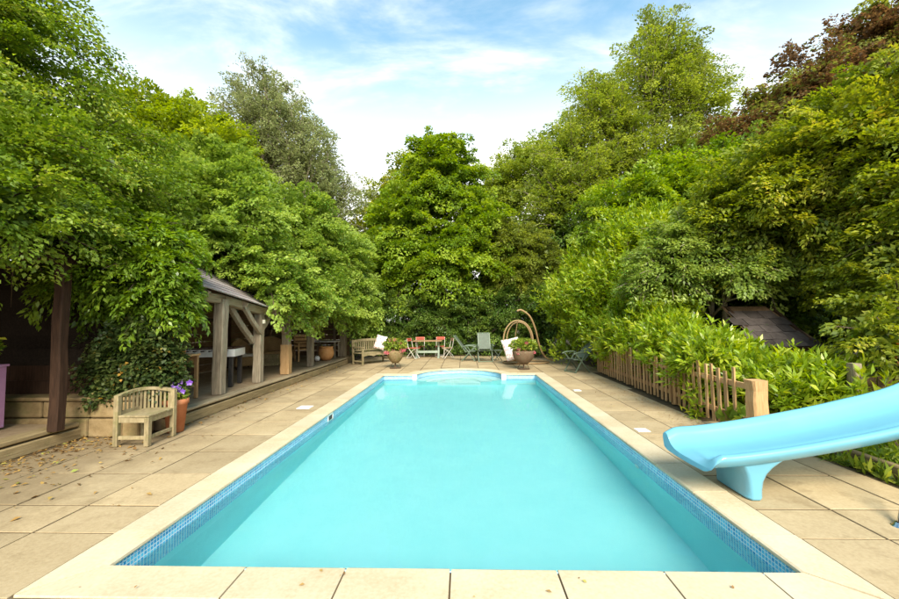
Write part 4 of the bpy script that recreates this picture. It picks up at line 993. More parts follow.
hut = thing('slate_hut','little dark hut with an uneven slate roof among the laurels','hut',(6.95,8.9,0))
def H_(x,y,z): return (x-5.95,y-8.9,z)
for (xa,ya,xb,yb) in ((5.2,8.45,6.2,8.45),(5.2,8.45,5.2,9.5),(6.2,8.45,6.2,9.5)):
    for k in range(6): MB().bar(H_(xa,ya,.09+.165*k),H_(xb,yb,.09+.165*k),.025,.155).build('wall_board','dark_board',hut)
rr = random.Random(9); sl_ = math.atan2(.72,1.0)
dR = Vector((0,math.cos(sl_),math.sin(sl_))); nR = Vector((0,-math.sin(sl_),math.cos(sl_)))
for row in range(5):
    x = 5.02 - (.17 if row%2 else 0)
    while x < 6.15-.10*row:
        wd = rr.uniform(.26,.38); p = Vector((x,8.28,1.00))+dR*(.245*row)+nR*(.016+rr.uniform(0,.012))
        V = [p, p+Vector((wd-.008,0,0)), p+Vector((wd-.008,0,0))+dR*.30-nR*.014, p+dR*.30-nR*.014]
        V = V+[v_-nR*.010 for v_ in V]
        V = [v_-Vector((5.95,8.9,0))+dR*rr.uniform(-.015,.015) for v_ in V]
        MB().add(V,[(0,1,2,3),(7,6,5,4),(0,4,5,1),(1,5,6,2),(2,6,7,3),(3,7,4,0)]).build('slate','slate',hut)
        x += wd
for s_ in (0,1):
    x=5.1 if s_==0 else 6.1; MB().bar(H_(x,8.32,.99),H_(x,9.5,1.84),.06,.08).build('rafter','dark_wood',hut)
MB().add([H_(5.0,8.30,.985),H_(6.3,8.30,.985),H_(6.0,9.52,1.86),H_(5.0,9.52,1.86)],[(0,1,2,3)]).build('roof_deck','dark_board',hut)

# ------------------------------------------------------------------ trees and shrubs
def boughs(lobes, rg, size, density=1.0, spread=.16, flat=.7):
    """break each big lobe into many boughs: flattened lumps scattered over its surface, some standing proud of it"""
    out_ = []
    for l in lobes:
        c = np.array(l[:3]); r = np.array(l[3:6])
        s_ = min(size, r.min()*.62)
        area = 4*np.pi*((r[0]*r[1])**1.6+(r[1]*r[2])**1.6+(r[0]*r[2])**1.6)**(1/1.6)/3**(1/1.6)
        k = max(5, int(density*area/(s_*s_*1.15)))
        u = rg.normal(size=(k,3)); u /= np.linalg.norm(u,axis=1)[:,None]
        f_ = 1-s_/r.mean()*.9+rg.normal(size=k)*spread*s_/.7
        for j in range(k):
            q = s_*rg.uniform(.6,1.3); 
            out_.append((*(c+u[j]*r*f_[j]), q, q, q*flat*rg.uniform(.7,1.2)))
        out_.append((*c, *(r*.62)))
    return out_

def lobes_points(lobes, n_, rg, face_bias=.35, inner=.15, rough=.10, low_cut=-.75):
    """cluster centres and outward normals spread over a union of ellipsoids, favouring the sides that can be seen"""
    c = np.array([l[:3] for l in lobes]); r = np.array([l[3:6] for l in lobes])
    wgt = np.array([(a*b_+b_*d_+a*d_) for a,b_,d_ in r]); wgt = wgt/wgt.sum()
    P=[]; Nn=[]; tot=0; guard=0
    while tot < n_ and guard < 40:
        guard += 1
        k = n_*2
        i = rg.choice(len(lobes), k, p=wgt)
        u = rg.normal(size=(k,3)); u /= np.linalg.norm(u,axis=1)[:,None]
        s_ = 1+rg.normal(size=k)*rough
        isin = rg.random(k) < inner; s_ = np.where(isin, s_*(.4+.5*rg.random(k)), s_)
        p = c[i]+u*r[i]*s_[:,None]
        nn = u/r[i]; nn /= np.linalg.norm(nn,axis=1)[:,None]
        tocam = np.array([0,0,1.6])-p; tocam /= np.linalg.norm(tocam,axis=1)[:,None]
        f_ = (nn*tocam).sum(1)
        ok = rg.random(k) < np.where((f_ > -.35)|(nn[:,2]>.4), 1.0, face_bias)
        ok &= rg.random(k) < np.where(nn[:,2] < -.35, .35, 1.0)
        ok &= p[:,2] > .08
        for j in range(len(lobes)):
            near = np.abs(p-c[j]).max(1) < r[j].max()*.8
            if near.any():
                q = (((p-c[j])/r[j])**2).sum(1)
                ok &= ~((q < .5) & (i != j) & ~isin)
        P.append(p[ok]); Nn.append(nn[ok]); tot += ok.sum()
    return np.concatenate(P)[:n_], np.concatenate(Nn)[:n_]

def crown(name, mat, parent, lobes, ncl, per, L_, ratio, cr_, seed, style='spray', up=.7, droop=.25, inner=.15, rough=.12, clip=None,
          origin=(0,0,0), face_bias=.15, clump=.55, sizevar=.6, low_cut=-.75, bsize=.75, bdens=1.0, bspread=.2, bflat=.62):
    rg = np.random.default_rng(seed)
    bl = boughs(lobes, rg, bsize, bdens, bspread, bflat)
    pc, nc = lobes_points(bl, ncl, rg, face_bias, inner, rough, low_cut)
    k = len(pc); ccol = rg.random(k)
    sz = (.65+.7*rg.random(k))
    idx = np.repeat(np.arange(k), per); m_ = len(idx)
    ax = nc*.75+np.array([0,0,up])+rg.normal(size=(k,3))*.35; ax /= np.linalg.norm(ax,axis=1)[:,None]
    ref = np.where(np.abs(ax[:,2:3])<.9, np.array([[0,0,1.0]]), np.array([[1.0,0,0]]))
    t1 = np.cross(ax,ref); t1 /= np.linalg.norm(t1,axis=1)[:,None]; t2 = np.cross(ax,t1)
    th = rg.random(m_)*2*np.pi
    if style == 'spray':
        rad = np.sqrt(rg.random(m_))
        q = (np.cos(th)*rad)[:,None]*t1[idx]+(np.sin(th)*rad)[:,None]*t2[idx]
        hgt = rg.normal(size=m_)*.22-droop*rad**2
        p = pc[idx]+(q+ax[idx]*hgt[:,None])*(cr_*sz[idx])[:,None]
        d = q*1.0+rg.normal(size=(m_,3))*.45+nc[idx]*.35; d[:,2] -= droop
        nrm = ax[idx]*.9+rg.normal(size=(m_,3))*.45+np.array([0,0,.25])
    else:   # upright leafy shoots: leaves spiral along the stem
        t_ = rg.random(m_); rad = .22*(1-t_*.5)
        rv = np.cos(th)[:,None]*t1[idx]+np.sin(th)[:,None]*t2[idx]
        p = pc[idx]+(ax[idx]*(t_*1.7-.5)[:,None]+rv*(.05+.03*rg.random(m_))[:,None])*(cr_*sz[idx])[:,None]
        d = rv*(1.0-.45*t_)[:,None]+ax[idx]*(.35+.75*t_)[:,None]+rg.normal(size=(m_,3))*.18
        nrm = ax[idx]*.9-rv*.4+rg.normal(size=(m_,3))*.3+np.array([0,0,.2])
    rnd = clump*ccol[idx]+(1-clump)*rg.random(m_)
    ln = L_*(1-sizevar/2+sizevar*rg.random(m_))
    ok = p[:,2] > .03
    if clip is not None: ok &= clip(p)
    p,d,nrm,rnd,ln = p[ok],d[ok],nrm[ok],rnd[ok],ln[ok]
    me = leafmesh(name, p-np.array(origin), d, nrm, ln, ratio, rnd, rg)
    return link(name, me, mat, parent), pc

def frond_crown(name, mat, parent, lobes, nleaf, L_, ratio, seed, flen=.9, fwid=.40, per=150, lift=.15, droop=.35, clip=None, origin=(0,0,0),
                face_bias=.15, clump=.55, sizevar=.7, core=.14, low=-.7, thick=.06, reach=(.40,.86), tipcol=.22, updir=.55):
    """foliage as layered leafy fronds that spring outward from inside each lobe, light above and open below, with a sparse core behind"""
    rg = np.random.default_rng(seed)
    c = np.array([l[:3] for l in lobes]); r = np.array([l[3:6] for l in lobes])
    wgt = np.array([(a*b_+b_*d_+a*d_) for a,b_,d_ in r]); wgt = wgt/wgt.sum()
    nf = max(8, int(nleaf*(1-core)/per)); B=[]; D=[]; tot=0; guard=0
    while tot < nf and guard < 60:
        guard += 1; k = nf*2
        i = rg.choice(len(lobes), k, p=wgt); u = rg.normal(size=(k,3)); u /= np.linalg.norm(u,axis=1)[:,None]
        fb = rg.uniform(reach[0], reach[1], k)
        lenk = np.minimum(flen*rg.uniform(.55,1.45,k), r[i].mean(1)*1.1)
        tip = c[i]+u*r[i]*(fb+lenk/r[i].mean(1)*.75)[:,None]
        p = c[i]+u*r[i]*fb[:,None]
        nn = u/r[i]; nn /= np.linalg.norm(nn,axis=1)[:,None]
        tocam = np.array([0,0,1.6])-p; tocam /= np.linalg.norm(tocam,axis=1)[:,None]; f_ = (nn*tocam).sum(1)
        ok = rg.random(k) < np.where((f_ > -.3)|(nn[:,2]>.45), 1.0, face_bias)
        ok &= (u[:,2] > low)
        for j in range(len(lobes)):
            q = (((tip-c[j])/r[j])**2).sum(1); ok &= ~((q < .62) & (i != j))
        d = u*np.array([1,1,updir])+np.array([0,0,lift])+rg.normal(size=(k,3))*.28; d /= np.linalg.norm(d,axis=1)[:,None]
        B.append(p[ok]); D.append((d*lenk[:,None])[ok]); tot += ok.sum()
    B = np.concatenate(B)[:nf]; D = np.concatenate(D)[:nf]; nf = len(B)
    ln = np.linalg.norm(D,axis=1); dn = D/ln[:,None]
    side = np.cross(dn, np.array([0,0,1.0])+rg.normal(size=(nf,3))*.35); side /= np.linalg.norm(side,axis=1)[:,None]
    nrm0 = np.cross(side, dn)
    idx = np.repeat(np.arange(nf), per); m_ = len(idx)
    t_ = rg.random(m_)**.72; s_ = rg.uniform(-1,1,m_)*np.sin(np.pi*np.clip(t_*.82+.14,0,1))**.8
    wv = rg.uniform(.6,1.35,nf)
    p = B[idx]+D[idx]*t_[:,None]+side[idx]*(s_*fwid*ln[idx]*wv[idx])[:,None]+nrm0[idx]*(rg.normal(size=m_)*thick*ln[idx])[:,None]
    p[:,2] -= droop*ln[idx]*(t_**2+.35*s_**2)
    d = dn[idx]*(.55+.3*rg.random(m_))[:,None]+side[idx]*(np.sign(s_)*rg.uniform(.2,1.0,m_))[:,None]+rg.normal(size=(m_,3))*.32; d[:,2] -= .25+.5*droop*t_
    nv = nrm0[idx]+rg.normal(size=(m_,3))*.38+np.array([0,0,.3])
    rnd = clump*rg.random(nf)[idx]+(1-clump)*rg.random(m_)+tipcol*(t_-.6)
    ll = L_*(1-sizevar/2+sizevar*rg.random(m_))*(1.12-.35*t_)
    # core: larger leaves, crown-interior shade put in as darker ramp tones
    nc_ = int(nleaf*core); i = rg.choice(len(lobes), nc_, p=wgt); u = rg.normal(size=(nc_,3)); u /= np.linalg.norm(u,axis=1)[:,None]
    pcore = c[i]+u*r[i]*rg.uniform(.25,.62,nc_)[:,None]
    p = np.concatenate([p,pcore]); d = np.concatenate([d, rg.normal(size=(nc_,3))]); nv = np.concatenate([nv, rg.normal(size=(nc_,3))+u*.6])
    rnd = np.concatenate([rnd, rg.random(nc_)*.6]); ll = np.concatenate([ll, L_*1.9*np.ones(nc_)])
    ok = p[:,2] > .03
    if clip is not None: ok &= clip(p)
    me = leafmesh(name, (p-np.array(origin))[ok], d[ok], nv[ok], ll[ok], ratio, rnd[ok], rg)
    return link(name, me, mat, parent), (B, D)

def trunk_mesh(base, lobes, pc, r0, seed, mat, parent, origin, ntw=40, stems=1, split=.45, twig_r=.012):
    """a tapered trunk, a limb into each lobe, thin branches out towards the leaf clusters: one continuous woody part"""
    rg = random.Random(seed); mb = MB(); base = Vector(base); og = Vector(origin)
    cen = [Vector(l[:3]) for l in lobes]; top = max(lobes, key=lambda l: l[2]+l[5]*.5)
    topc = Vector(top[:3])
    for s_ in range(stems):
        b0 = base+Vector((rg.uniform(-1,1),rg.uniform(-1,1),0))*(.25 if stems>1 else 0)
        pts=[]; k=8
        tp = topc+Vector((rg.uniform(-.3,.3)*top[3],rg.uniform(-.3,.3)*top[4],top[5]*.45))
        for i in range(k+1):
            t_=i/k; pts.append(b0.lerp(tp,t_)+Vector((math.sin(t_*5+s_)*.08*r0*8, math.cos(t_*4+s_)*.06*r0*8, 0))*t_*(1-t_)*2)
        pts[0].z = -.05
        rads=[r0*(1.25 if i==0 else 1)*(1-.86*(i/k)**.9) for i in range(k+1)]
        mb.tube([p-og for p in pts], rads, 9)
    limbs=[(pts,rads)]
    for l,c in zip(lobes,cen):
        a = base.lerp(topc, rg.uniform(.3,split+.2)); 
        j = min(range(len(pts)), key=lambda i:(pts[i]-a).length); a = pts[j]
        if (c-a).length < .3: continue
        mid = a.lerp(c,.5)+Vector((0,0,-.08*(c-a).length)); e = c+Vector((rg.uniform(-.4,.4)*l[3],rg.uniform(-.4,.4)*l[4],.3*l[5]))
        P_=[a, a.lerp(mid,.6), mid, mid.lerp(e,.5), e]; ra=min(rads[j],r0*.6)*.7
        mb.tube([p-og for p in P_],[ra,ra*.8,ra*.6,ra*.4,ra*.15],7); limbs.append((P_,[ra,ra*.8,ra*.6,ra*.4,ra*.2]))
    stems_ = None
    if isinstance(pc, tuple):
        B_, D_ = pc; sel = np.random.default_rng(seed).choice(len(B_), min(ntw*3,len(B_)), replace=False)
        for q_ in sel:
            b0 = Vector(B_[q_])-og; d0 = Vector(D_[q_]); l0 = d0.length
            mb.tube([b0, b0+d0*.55-Vector((0,0,.10*l0)), b0+d0*.95-Vector((0,0,.32*l0))],[twig_r*1.1,twig_r*.7,twig_r*.25],4)
        pc = B_[sel[:ntw]]
    pcs = [Vector(x) for x in pc[np.random.default_rng(seed).choice(len(pc), min(ntw,len(pc)), replace=False)]]
    for q in pcs:
        P_,ra_ = min(limbs, key=lambda L2: min((p-q).length for p in L2[0]))
        j = min(range(len(P_)), key=lambda i:(P_[i]-q).length); a=P_[max(0,j-1)]
        m1 = a.lerp(q,.5)+Vector((rg.uniform(-.1,.1),rg.uniform(-.1,.1),rg.uniform(-.15,.1)))*(q-a).length
        mb.tube([p-og for p in (a,m1,q)],[max(twig_r*2.2,.02),twig_r*1.5,twig_r*.5],5)
    return mb.build('trunk',mat,parent,smooth=True)

NLEAF = 1.0
def tree(name,label,cat,base,lobes,mat,ncl,per,L_,ratio,cr_,seed,r0=.16,bark='bark',group=None,stems=1,ntw=40,twig_r=.012,cname='crown',**kw):
    t_ = thing(name,label,cat,(base[0],base[1],0),0,group); og=(base[0],base[1],0)
    if kw.get('style') == 'shoot': _,pc = crown(cname,mat,t_,lobes,int(ncl*NLEAF),per,L_,ratio,cr_,seed,origin=og,**kw)
    else:
        fk = {k_:v_ for k_,v_ in kw.items() if k_ in ('clip','droop','face_bias','flen','fwid','lift','core','low','thick','reach','updir','fper')}
        if 'fper' in fk: fk['per'] = fk.pop('fper')
        _,pc = frond_crown(cname,mat,t_,lobes,int(ncl*per*NLEAF),L_,ratio,seed,origin=og,**fk)
    trunk_mesh((base[0],base[1],0),lobes,pc,r0,seed,bark,t_,og,ntw=ntw,stems=stems,twig_r=twig_r)
    return t_
def shelter_clip(p):       # nothing grows through the shelter roofs
    x,y,z = p[:,0],p[:,1],p[:,2]
    eave = np.where(y < 9.4, 2.30-(y-6.75)*.128, 1.96)
    inroof = (y>6.6)&(y<16.6)&(x<-4.50)&(x>-7.4)&(z < eave+.05+(-4.50-x)*.60)
    openeave = (y>6.75)&(y<8.85)&(x>-5.45)&(z<2.62-(y-6.75)*.1)
    inroof2 = (y>.4)&(y<5.85)&(x<-5.6)&(x>-9.2)&(z < 2.74+(-5.6-x)*.1)
    return ~(inroof|inroof2|openeave)

# --- left side
tree('sycamore_tree','tall dark green sycamore filling the upper left corner over the dark shelter','tree',(-9.3,7.6),
     [(-9.1,6.3,5.9,2.4,2.2,3.1),(-7.2,5.2,3.8,1.7,1.8,1.25),(-7.2,7.0,4.5,1.2,1.3,1.4),(-8.0,3.6,4.2,2.2,2.0,1.7),(-5.75,4.75,2.95,.8,1.0,.55),(-5.9,3.5,3.1,.7,1.0,.55),(-6.3,5.3,2.9,.9,.8,.7),(-9.4,5.0,7.6,2.0,2.0,2.2)],
     'leaf_maple',8600,26,.074,.62,.32,101,r0=.24,clip=shelter_clip,droop=.4,ntw=120,low_cut=-.9,flen=.95,fper=170,low=-.95)
tree('acacia_tree','yellow-green tree rising behind the oak shelter next to the sycamore','tree',(-9.6,13.6),
     [(-9.2,13.0,6.6,2.3,2.2,2.4),(-8.2,12.6,5.0,1.8,1.6,1.9),(-10.6,13.6,8.0,2.0,1.8,1.7)],
     'leaf_yellow',2600,22,.13,.55,.36,102,r0=.18,droop=.3,ntw=90,rough=.16,clip=shelter_clip,flen=.9,fper=130,lift=.3)
tree('silver_tree','tall grey-green feathery tree against the white cloud on the left','tree',(-10.4,21.0),
     [(-10.7,21,11.6,2.5,2.2,4.0),(-8.8,21,9.6,2.3,2.0,3.4),(-7.3,21,7.6,1.7,1.5,2.4),(-12.2,21.5,9.8,2.2,2.0,3.3)],
     'leaf_silver',2700,20,.15,.45,.50,103,r0=.20,bark='pale_bark',ntw=260,twig_r=.018,rough=.2,inner=.3,droop=.5,flen=1.5,fper=90,fwid=.22,lift=.75,updir=.9,thick=.10)
tree('hazel_shrub','bright green hazel billowing over the near half of the oak shelter roof','shrub',(-7.8,10.2),
     [(-5.65,10.1,3.1,1.25,1.4,1.0),(-6.4,10.2,4.3,1.6,2.0,1.5),(-5.2,11.4,2.5,1.05,1.2,.9),(-7.2,11.4,5.4,1.6,1.8,1.5),(-4.68,9.75,2.4,.6,.75,.55),(-4.7,10.6,2.3,.62,.8,.62),(-4.65,11.6,2.25,.62,.9,.62),(-6.1,8.6,3.7,1.0,.8,.6)],
     'leaf_lime',5000,22,.095,.72,.30,104,r0=.12,clip=shelter_clip,droop=.3,ntw=50,low_cut=-.95,flen=.62,fper=120,low=-.95)
tree('hazel_shrub','bright green hazel sweeping low over the far half of the oak shelter','shrub',(-7.8,14.6),
     [(-5.3,13.2,3.2,1.2,1.5,1.3),(-5.9,14.0,4.7,1.6,2.0,1.6),(-4.65,13.2,2.25,.68,1.1,.66),(-4.6,14.6,2.2,.6,.9,.62),(-4.85,15.2,2.6,.9,1.5,1.1),(-4.55,16.6,2.1,1.0,1.0,1.3),(-5.2,16.0,4.0,1.5,1.6,1.6),(-5.6,17.6,3.2,1.6,1.4,2.6)],
     'leaf_lime',5200,22,.105,.72,.32,105,r0=.12,clip=shelter_clip,droop=.3,ntw=50,low_cut=-.95,flen=.68,fper=120,low=-.95)
tree('climbing_vine','glossy-leaved climber hanging from the near end of the oak shelter','climber',(-5.1,6.25),
     [(-5.25,6.1,2.45,.95,.55,.55),(-4.88,6.25,2.25,.45,.4,.5),(-4.9,6.15,1.85,.5,.3,.4),(-5.8,6.0,2.55,.7,.5,.55),(-5.5,6.5,3.0,1.0,.6,.55)],
     'leaf_glossy',1500,20,.105,.42,.20,106,r0=.045,ntw=40,droop=.75,up=.45,low_cut=-1.0,twig_r=.006,cname='foliage',clip=lambda p:(p[:,1]<7.0)|(p[:,2]>2.7),flen=.42,fper=70,low=-1)
tree('ivy','dark variegated ivy covering the low sandstone wall behind the corner bench','climber',(-5.0,5.95),
     [(-4.95,5.95,1.2,.62,.22,.62),(-4.65,6.0,.95,.35,.2,.4),(-5.3,5.92,.95,.4,.18,.4),(-5.15,5.78,.62,.35,.14,.12)],
     'leaf_ivy',700,18,.065,.85,.16,107,r0=.03,ntw=14,up=.15,droop=.4,low_cut=-1,twig_r=.005,cname='foliage',flen=.26,fper=40,low=-1,thick=.2)

# --- far end
tree('lime_tree','bright green round-headed tree at the centre behind the far terrace','tree',(-1.3,21.6),
     [(-1.2,21.4,8.8,2.1,1.9,3.2),(-2.9,20.9,6.0,1.9,1.8,2.6),(.6,20.9,5.9,2.0,1.8,2.5),(-1.2,20.0,4.2,2.5,1.7,1.7),(-3.3,20.4,3.6,1.4,1.4,1.6),(1.8,20.3,3.9,1.4,1.3,1.5)],
     'leaf_hazel',4600,22,.16,.68,.44,108,r0=.2,droop=.4,ntw=90,rough=.17,flen=1.15,fper=150)
tree('ash_tree','darker olive tree peeping out left of the central bright tree','tree',(-4.5,26),
     [(-4.4,26,8.4,1.9,2.0,3.0),(-5.8,26,5.6,2.2,2.0,3.0),(-3.2,26,10.2,1.6,1.6,2.4)],
     'leaf_olive',1500,18,.19,.55,.5,109,r0=.16,ntw=70,rough=.18,flen=1.3,fper=110)
tree('willow_tree','hazy olive tree between the central tree and the tall birch','tree',(4.0,26),
     [(3.4,26,10.0,2.2,2.0,3.0),(5.8,25.5,10.4,2.4,2.0,3.2),(2.0,26,7.8,1.8,1.8,2.8),(4.6,25.6,6.5,2.4,1.6,2.6)],
     'leaf_birch',2500,18,.18,.42,.5,110,r0=.18,ntw=90,rough=.2,twig_r=.016,flen=1.3,fper=100,lift=.4)
tree('elder_shrub','brownish-green shrub to the right of the central tree','shrub',(3.0,20.0),
     [(2.8,19.9,5.3,1.3,1.2,1.5),(3.7,19.7,4.2,1.3,1.2,1.6),(2.6,19.6,3.4,1.2,1.1,1.4)],
     'leaf_brown',1500,18,.13,.5,.36,111,r0=.09,ntw=60,stems=2,flen=.8,fper=100)
for i,(x,y,h_,rx) in enumerate(((-4.3,18.9,2.7,1.3),(-2.3,19.2,2.5,1.5),(-.2,19.2,2.6,1.5),(1.7,18.7,2.8,1.4),(3.4,17.8,2.9,1.3))):
    tree('holly_bush',['dark evergreen bush behind the long wooden bench','dark evergreen bush behind the dining table','dark evergreen bush behind the side-on green recliner','dark evergreen bush behind the hanging chair','dark evergreen bush right of the hanging chair stand'][i],
     'bush',(x,y+.3),[(x,y,h_*.45,rx,.8,h_*.55),(x+.4,y-.1,h_*.8,rx*.8,.75,h_*.35)],'leaf_dark',1000,20,.085,.55,.26,120+i,r0=.06,group='evergreen bushes along the far terrace',stems=2,ntw=24,flen=.6,fper=90,low=-1)

# --- right side
tree('birch_tree','tall airy yellow-green birch with its top out of the frame','tree',(10.2,23.2),
     [(11.4,23,15.2,1.9,1.9,4.6),(9.2,23,11.6,2.4,2.0,3.6),(13.2,23,13.4,1.7,1.7,4.0),(7.2,22.6,9.2,2.1,1.9,2.8),(11.0,22.4,9.6,3.0,2.0,3.0),(5.6,22.4,8.0,1.7,1.6,2.4),(8.0,23,13.4,1.7,1.6,2.6),(6.2,22.8,10.8,1.7,1.6,2.2)],
     'leaf_birch',4900,18,.16,.5,.46,130,r0=.22,bark='pale_bark',ntw=330,twig_r=.018,rough=.2,inner=.25,droop=.5,flen=1.7,fper=100,fwid=.24,lift=.8,updir=.9,thick=.10)
tree('cherry_tree','mid-green leafy tree below the tall birch','tree',(7.6,15.8),
     [(6.6,15.2,5.3,2.0,1.7,1.8),(8.7,15.4,6.0,2.0,1.8,2.0),(7.2,14.6,3.6,2.2,1.5,1.5),(10.4,15.2,6.0,1.8,1.6,2.4)],
     'leaf_hazel',3600,22,.125,.66,.38,131,r0=.16,droop=.35,ntw=70,rough=.16,flen=.95,fper=130)
tree('copper_beech','copper-leaved tree at the upper right behind the olive tree','tree',(16,18.5),
     [(16.4,18.5,11.4,2.6,2.2,2.7),(13.0,18.5,9.0,2.0,1.8,2.0),(19.4,18.0,13.2,2.4,2.2,2.6),(15.2,18.5,8.4,2.8,2,2.2),(19.0,17.6,9.6,3.0,2,2.6)],
     'leaf_copper',3600,22,.17,.6,.50,132,r0=.24,ntw=110,rough=.18,flen=1.3,fper=120)
tree('laurel_tree','big olive-yellow broadleaf tree filling the right edge of the picture','tree',(9.6,8.8),
     [(8.9,8.8,4.9,1.9,1.8,2.1),(10.4,7.8,4.9,2.1,2.0,1.7),(7.4,9.8,4.2,1.5,1.4,1.6),(8.8,7.2,3.3,1.4,1.2,1.1),(9.8,6.0,3.6,1.7,1.5,1.7),(11.4,9.0,5.6,2.0,2.0,1.5)],
     'leaf_olive',6600,24,.12,.48,.36,133,r0=.2,droop=.35,ntw=120,low_cut=-.9,rough=.15,flen=.85,fper=110,low=-.95,lift=.25)
tree('bay_tree','upright bright laurel at the far end of the picket fence','shrub',(4.9,13.6),
     [(4.7,13.2,1.9,1.0,1.2,1.9),(5.5,12.6,2.9,1.1,1.2,1.8),(4.5,15.2,2.0,1.0,1.3,2.2),(6.0,13.6,3.8,1.2,1.2,1.4)],
     'leaf_laurel',1900,24,.15,.34,.40,134,style='shoot',up=.9,r0=.07,ntw=80,stems=3,twig_r=.009,face_bias=.25)
tree('elder_shrub','grey-green elder spreading above the slate hut','shrub',(6.3,10.2),
     [(5.9,10.2,3.2,1.3,.8,.9),(6.5,9.5,2.6,.9,.6,.35),(5.1,10.2,2.6,.8,.7,.65),(6.9,10.6,3.9,1.4,1.0,1.0)],
     'leaf_elder',1900,20,.105,.5,.27,135,r0=.08,bark='pale_bark',ntw=70,stems=3,droop=.35,flen=.65,fper=90)
laurels = [((4.75,6.25),[(4.8,6.3,.45,.7,.5,.36),(5.15,5.85,.42,.55,.4,.36)],'bushy laurel nearest the thick fence post',420),
           ((4.7,7.4),[(4.5,7.4,.62,.62,.7,.5),(4.1,7.0,.85,.32,.45,.28)],'bright laurel leaning over the near pickets below the slate hut',460),
           ((4.75,8.7),[(4.55,8.7,.8,.55,.75,.65),(4.3,8.6,1.15,.35,.5,.25)],'second laurel along the picket fence with upright shoots',460),
           ((4.8,10.0),[(4.55,10.0,.95,.6,.75,.85),(5.0,10.1,1.7,.6,.6,.5)],'taller laurel over the middle of the picket fence',520),
           ((4.85,11.4),[(4.55,11.4,1.1,.62,.8,1.0),(5.1,11.3,2.0,.7,.7,.6)],'dense laurel covering the far pickets',620)]
for i,(b_,lo,lab,nc_) in enumerate(laurels):
    tree('laurel_bush',lab,'bush',b_,lo,'leaf_laurel',nc_,24,.118,.32,.27,140+i,sizevar=1.0,style='shoot',up=.8,r0=.035,ntw=70,stems=3,twig_r=.006,group='laurels behind the picket fence',low_cut=-1,bsize=.38,bdens=.8)
tree('honeysuckle','dark shrub with orange blooms above the high end of the slide','shrub',(6.5,6.0),
     [(7.5,6.8,1.6,1.0,.8,1.2),(6.45,5.9,1.1,.5,.45,.55),(5.7,5.75,1.35,.45,.28,.38),(7.4,5.8,1.2,.8,.6,1.0),(8.0,7.6,2.4,1.0,.9,1.3)],
     'leaf_olive',1700,18,.085,.55,.22,150,r0=.05,ntw=30,stems=2,low_cut=-1,flen=.5,fper=80,low=-1)
hs_ = [o for o in bpy.data.objects if o.name.startswith('honeysuckle')][0]
rr = random.Random(3)
for i in range(16): leaves_blob('flower_head','petal_orange',hs_,16,(rr.uniform(-.6,.1),rr.uniform(-.55,-.25),rr.uniform(.75,1.75)),(.05,.05,.04),.06,.022,700+i,.2)
# dark boundary planting that closes the views between the trunks
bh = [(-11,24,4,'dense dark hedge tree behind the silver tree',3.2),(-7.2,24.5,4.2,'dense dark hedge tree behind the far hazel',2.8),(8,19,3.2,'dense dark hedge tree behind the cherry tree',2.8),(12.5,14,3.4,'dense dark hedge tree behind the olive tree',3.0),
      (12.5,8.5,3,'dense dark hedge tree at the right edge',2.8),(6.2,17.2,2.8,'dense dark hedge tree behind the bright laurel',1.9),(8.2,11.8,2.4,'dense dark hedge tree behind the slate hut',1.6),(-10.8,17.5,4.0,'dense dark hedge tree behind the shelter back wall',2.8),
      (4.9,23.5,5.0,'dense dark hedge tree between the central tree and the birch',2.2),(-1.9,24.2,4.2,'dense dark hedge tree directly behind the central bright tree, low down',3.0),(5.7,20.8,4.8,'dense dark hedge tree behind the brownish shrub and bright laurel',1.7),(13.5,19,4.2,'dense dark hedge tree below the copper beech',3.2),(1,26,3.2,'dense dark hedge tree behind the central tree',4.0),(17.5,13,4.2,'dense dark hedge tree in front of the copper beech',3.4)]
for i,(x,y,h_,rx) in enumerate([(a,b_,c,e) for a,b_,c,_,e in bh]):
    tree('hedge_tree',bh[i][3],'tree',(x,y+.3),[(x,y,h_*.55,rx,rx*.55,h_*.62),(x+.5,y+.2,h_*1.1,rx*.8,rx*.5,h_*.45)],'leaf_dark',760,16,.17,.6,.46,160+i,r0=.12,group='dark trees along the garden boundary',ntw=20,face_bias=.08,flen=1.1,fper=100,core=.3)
# weeds in the bed beneath the slide, litter on the paving
def weeds(name,label,cat,loc,n_,rx,ry,h_,seed,mat='leaf_weed',L_=.14,W_=.03):
    t_ = thing(name,label,cat,loc); rg=np.random.default_rng(seed)
    b0 = np.stack([rg.uniform(-rx,rx,n_),rg.uniform(-ry,ry,n_),rg.random(n_)**1.4*h_],1)
    d = rg.normal(size=(n_,3))*.7+np.array([0,0,.7]); nrm=rg.normal(size=(n_,3))*.6+np.array([0,0,.6])
    link('foliage',leafmesh('foliage',b0,d,nrm,L_*(.5+.9*rg.random(n_)),W_/L_,rg.random(n_),rg),mat,t_); return t_
weeds('fern_clump','ferny weeds growing at the foot of the timber edging','weeds',(4.17,4.55,-.03),420,.09,.75,.07,1)
weeds('leafy_weed','broad-leaved weed between the last pickets and the thick post','weeds',(3.86,5.75,-.02),120,.14,.22,.30,2,L_=.17,W_=.11)
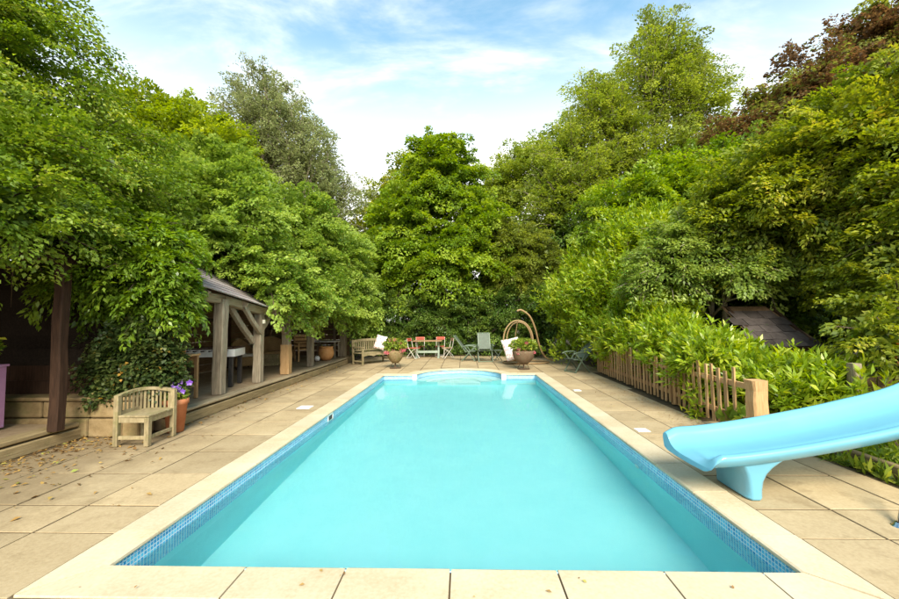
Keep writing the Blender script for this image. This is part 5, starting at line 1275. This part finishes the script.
weeds('leafy_weed','low weeds in the bed behind the slide pedestal','weeds',(4.75,4.9,-.04),1100,.35,.5,.20,4,mat='leaf_hazel',L_=.09,W_=.03)
weeds('leafy_weed','laurel sprig poking through the pickets onto the paving','weeds',(3.78,6.75,.0),150,.14,.22,.5,5,mat='leaf_laurel',L_=.13,W_=.04)
rg = np.random.default_rng(5)
def litter(name,label,n_,fx,seed,size=(.03,.075)):
    rg=np.random.default_rng(seed); p=fx(rg,n_); p=np.column_stack([p,np.full(len(p),.002)+rg.random(len(p))*.012])
    d=rg.normal(size=(len(p),3)); d[:,2]*=.15; nrm=rg.normal(size=(len(p),3))*.25+np.array([0,0,1])
    o_=link(name,leafmesh(name,p,d,nrm,rg.uniform(*size,len(p)),.5,rg.random(len(p)),rg),'leaf_fallen'); tag(o_,label,'leaves',kind='stuff')
def fl(rg,n_):
    x=-5.38+rg.exponential(.42,n_); y=rg.uniform(2.2,5.9,n_)+rg.normal(size=n_)*.1; ok=(x<-2.8); return np.column_stack([x,y])[ok]
litter('fallen_leaves','dry brown leaves strewn over the left paving below the deck edge',700,fl,1)
def fl2(rg,n_):
    y=rg.uniform(5.9,14,n_); x=-4.43+rg.exponential(.16,n_); return np.column_stack([x,y])[x<-2.9]
litter('fallen_leaves','dry leaves along the foot of the oak shelter floor',170,fl2,2)
def fl3(rg,n_):
    y=rg.uniform(5.6,11.5,n_); x=3.62-rg.exponential(.22,n_); return np.column_stack([x,y])[x>2.5]
litter('leaf_crumbs','fine leaf crumbs along the foot of the picket fence',900,fl3,3,(.012,.035))
def fl4(rg,n_): return np.column_stack([-5.6-rg.exponential(.3,n_),rg.uniform(2.5,5.5,n_)])
def fl5(rg,n_): return np.column_stack([rg.uniform(-2.6,2.3,n_),rg.uniform(2.40,2.62,n_)])
litter('leaf_crumbs','few leaf crumbs on the near coping',12,fl5,6,(.012,.04))
def fl6(rg,n_): return np.column_stack([rg.uniform(-4.2,4.2,n_),rg.uniform(13.9,17.9,n_)])
litter('leaf_crumbs','scattered dry leaf crumbs on the far terrace',160,fl6,7,(.02,.05))
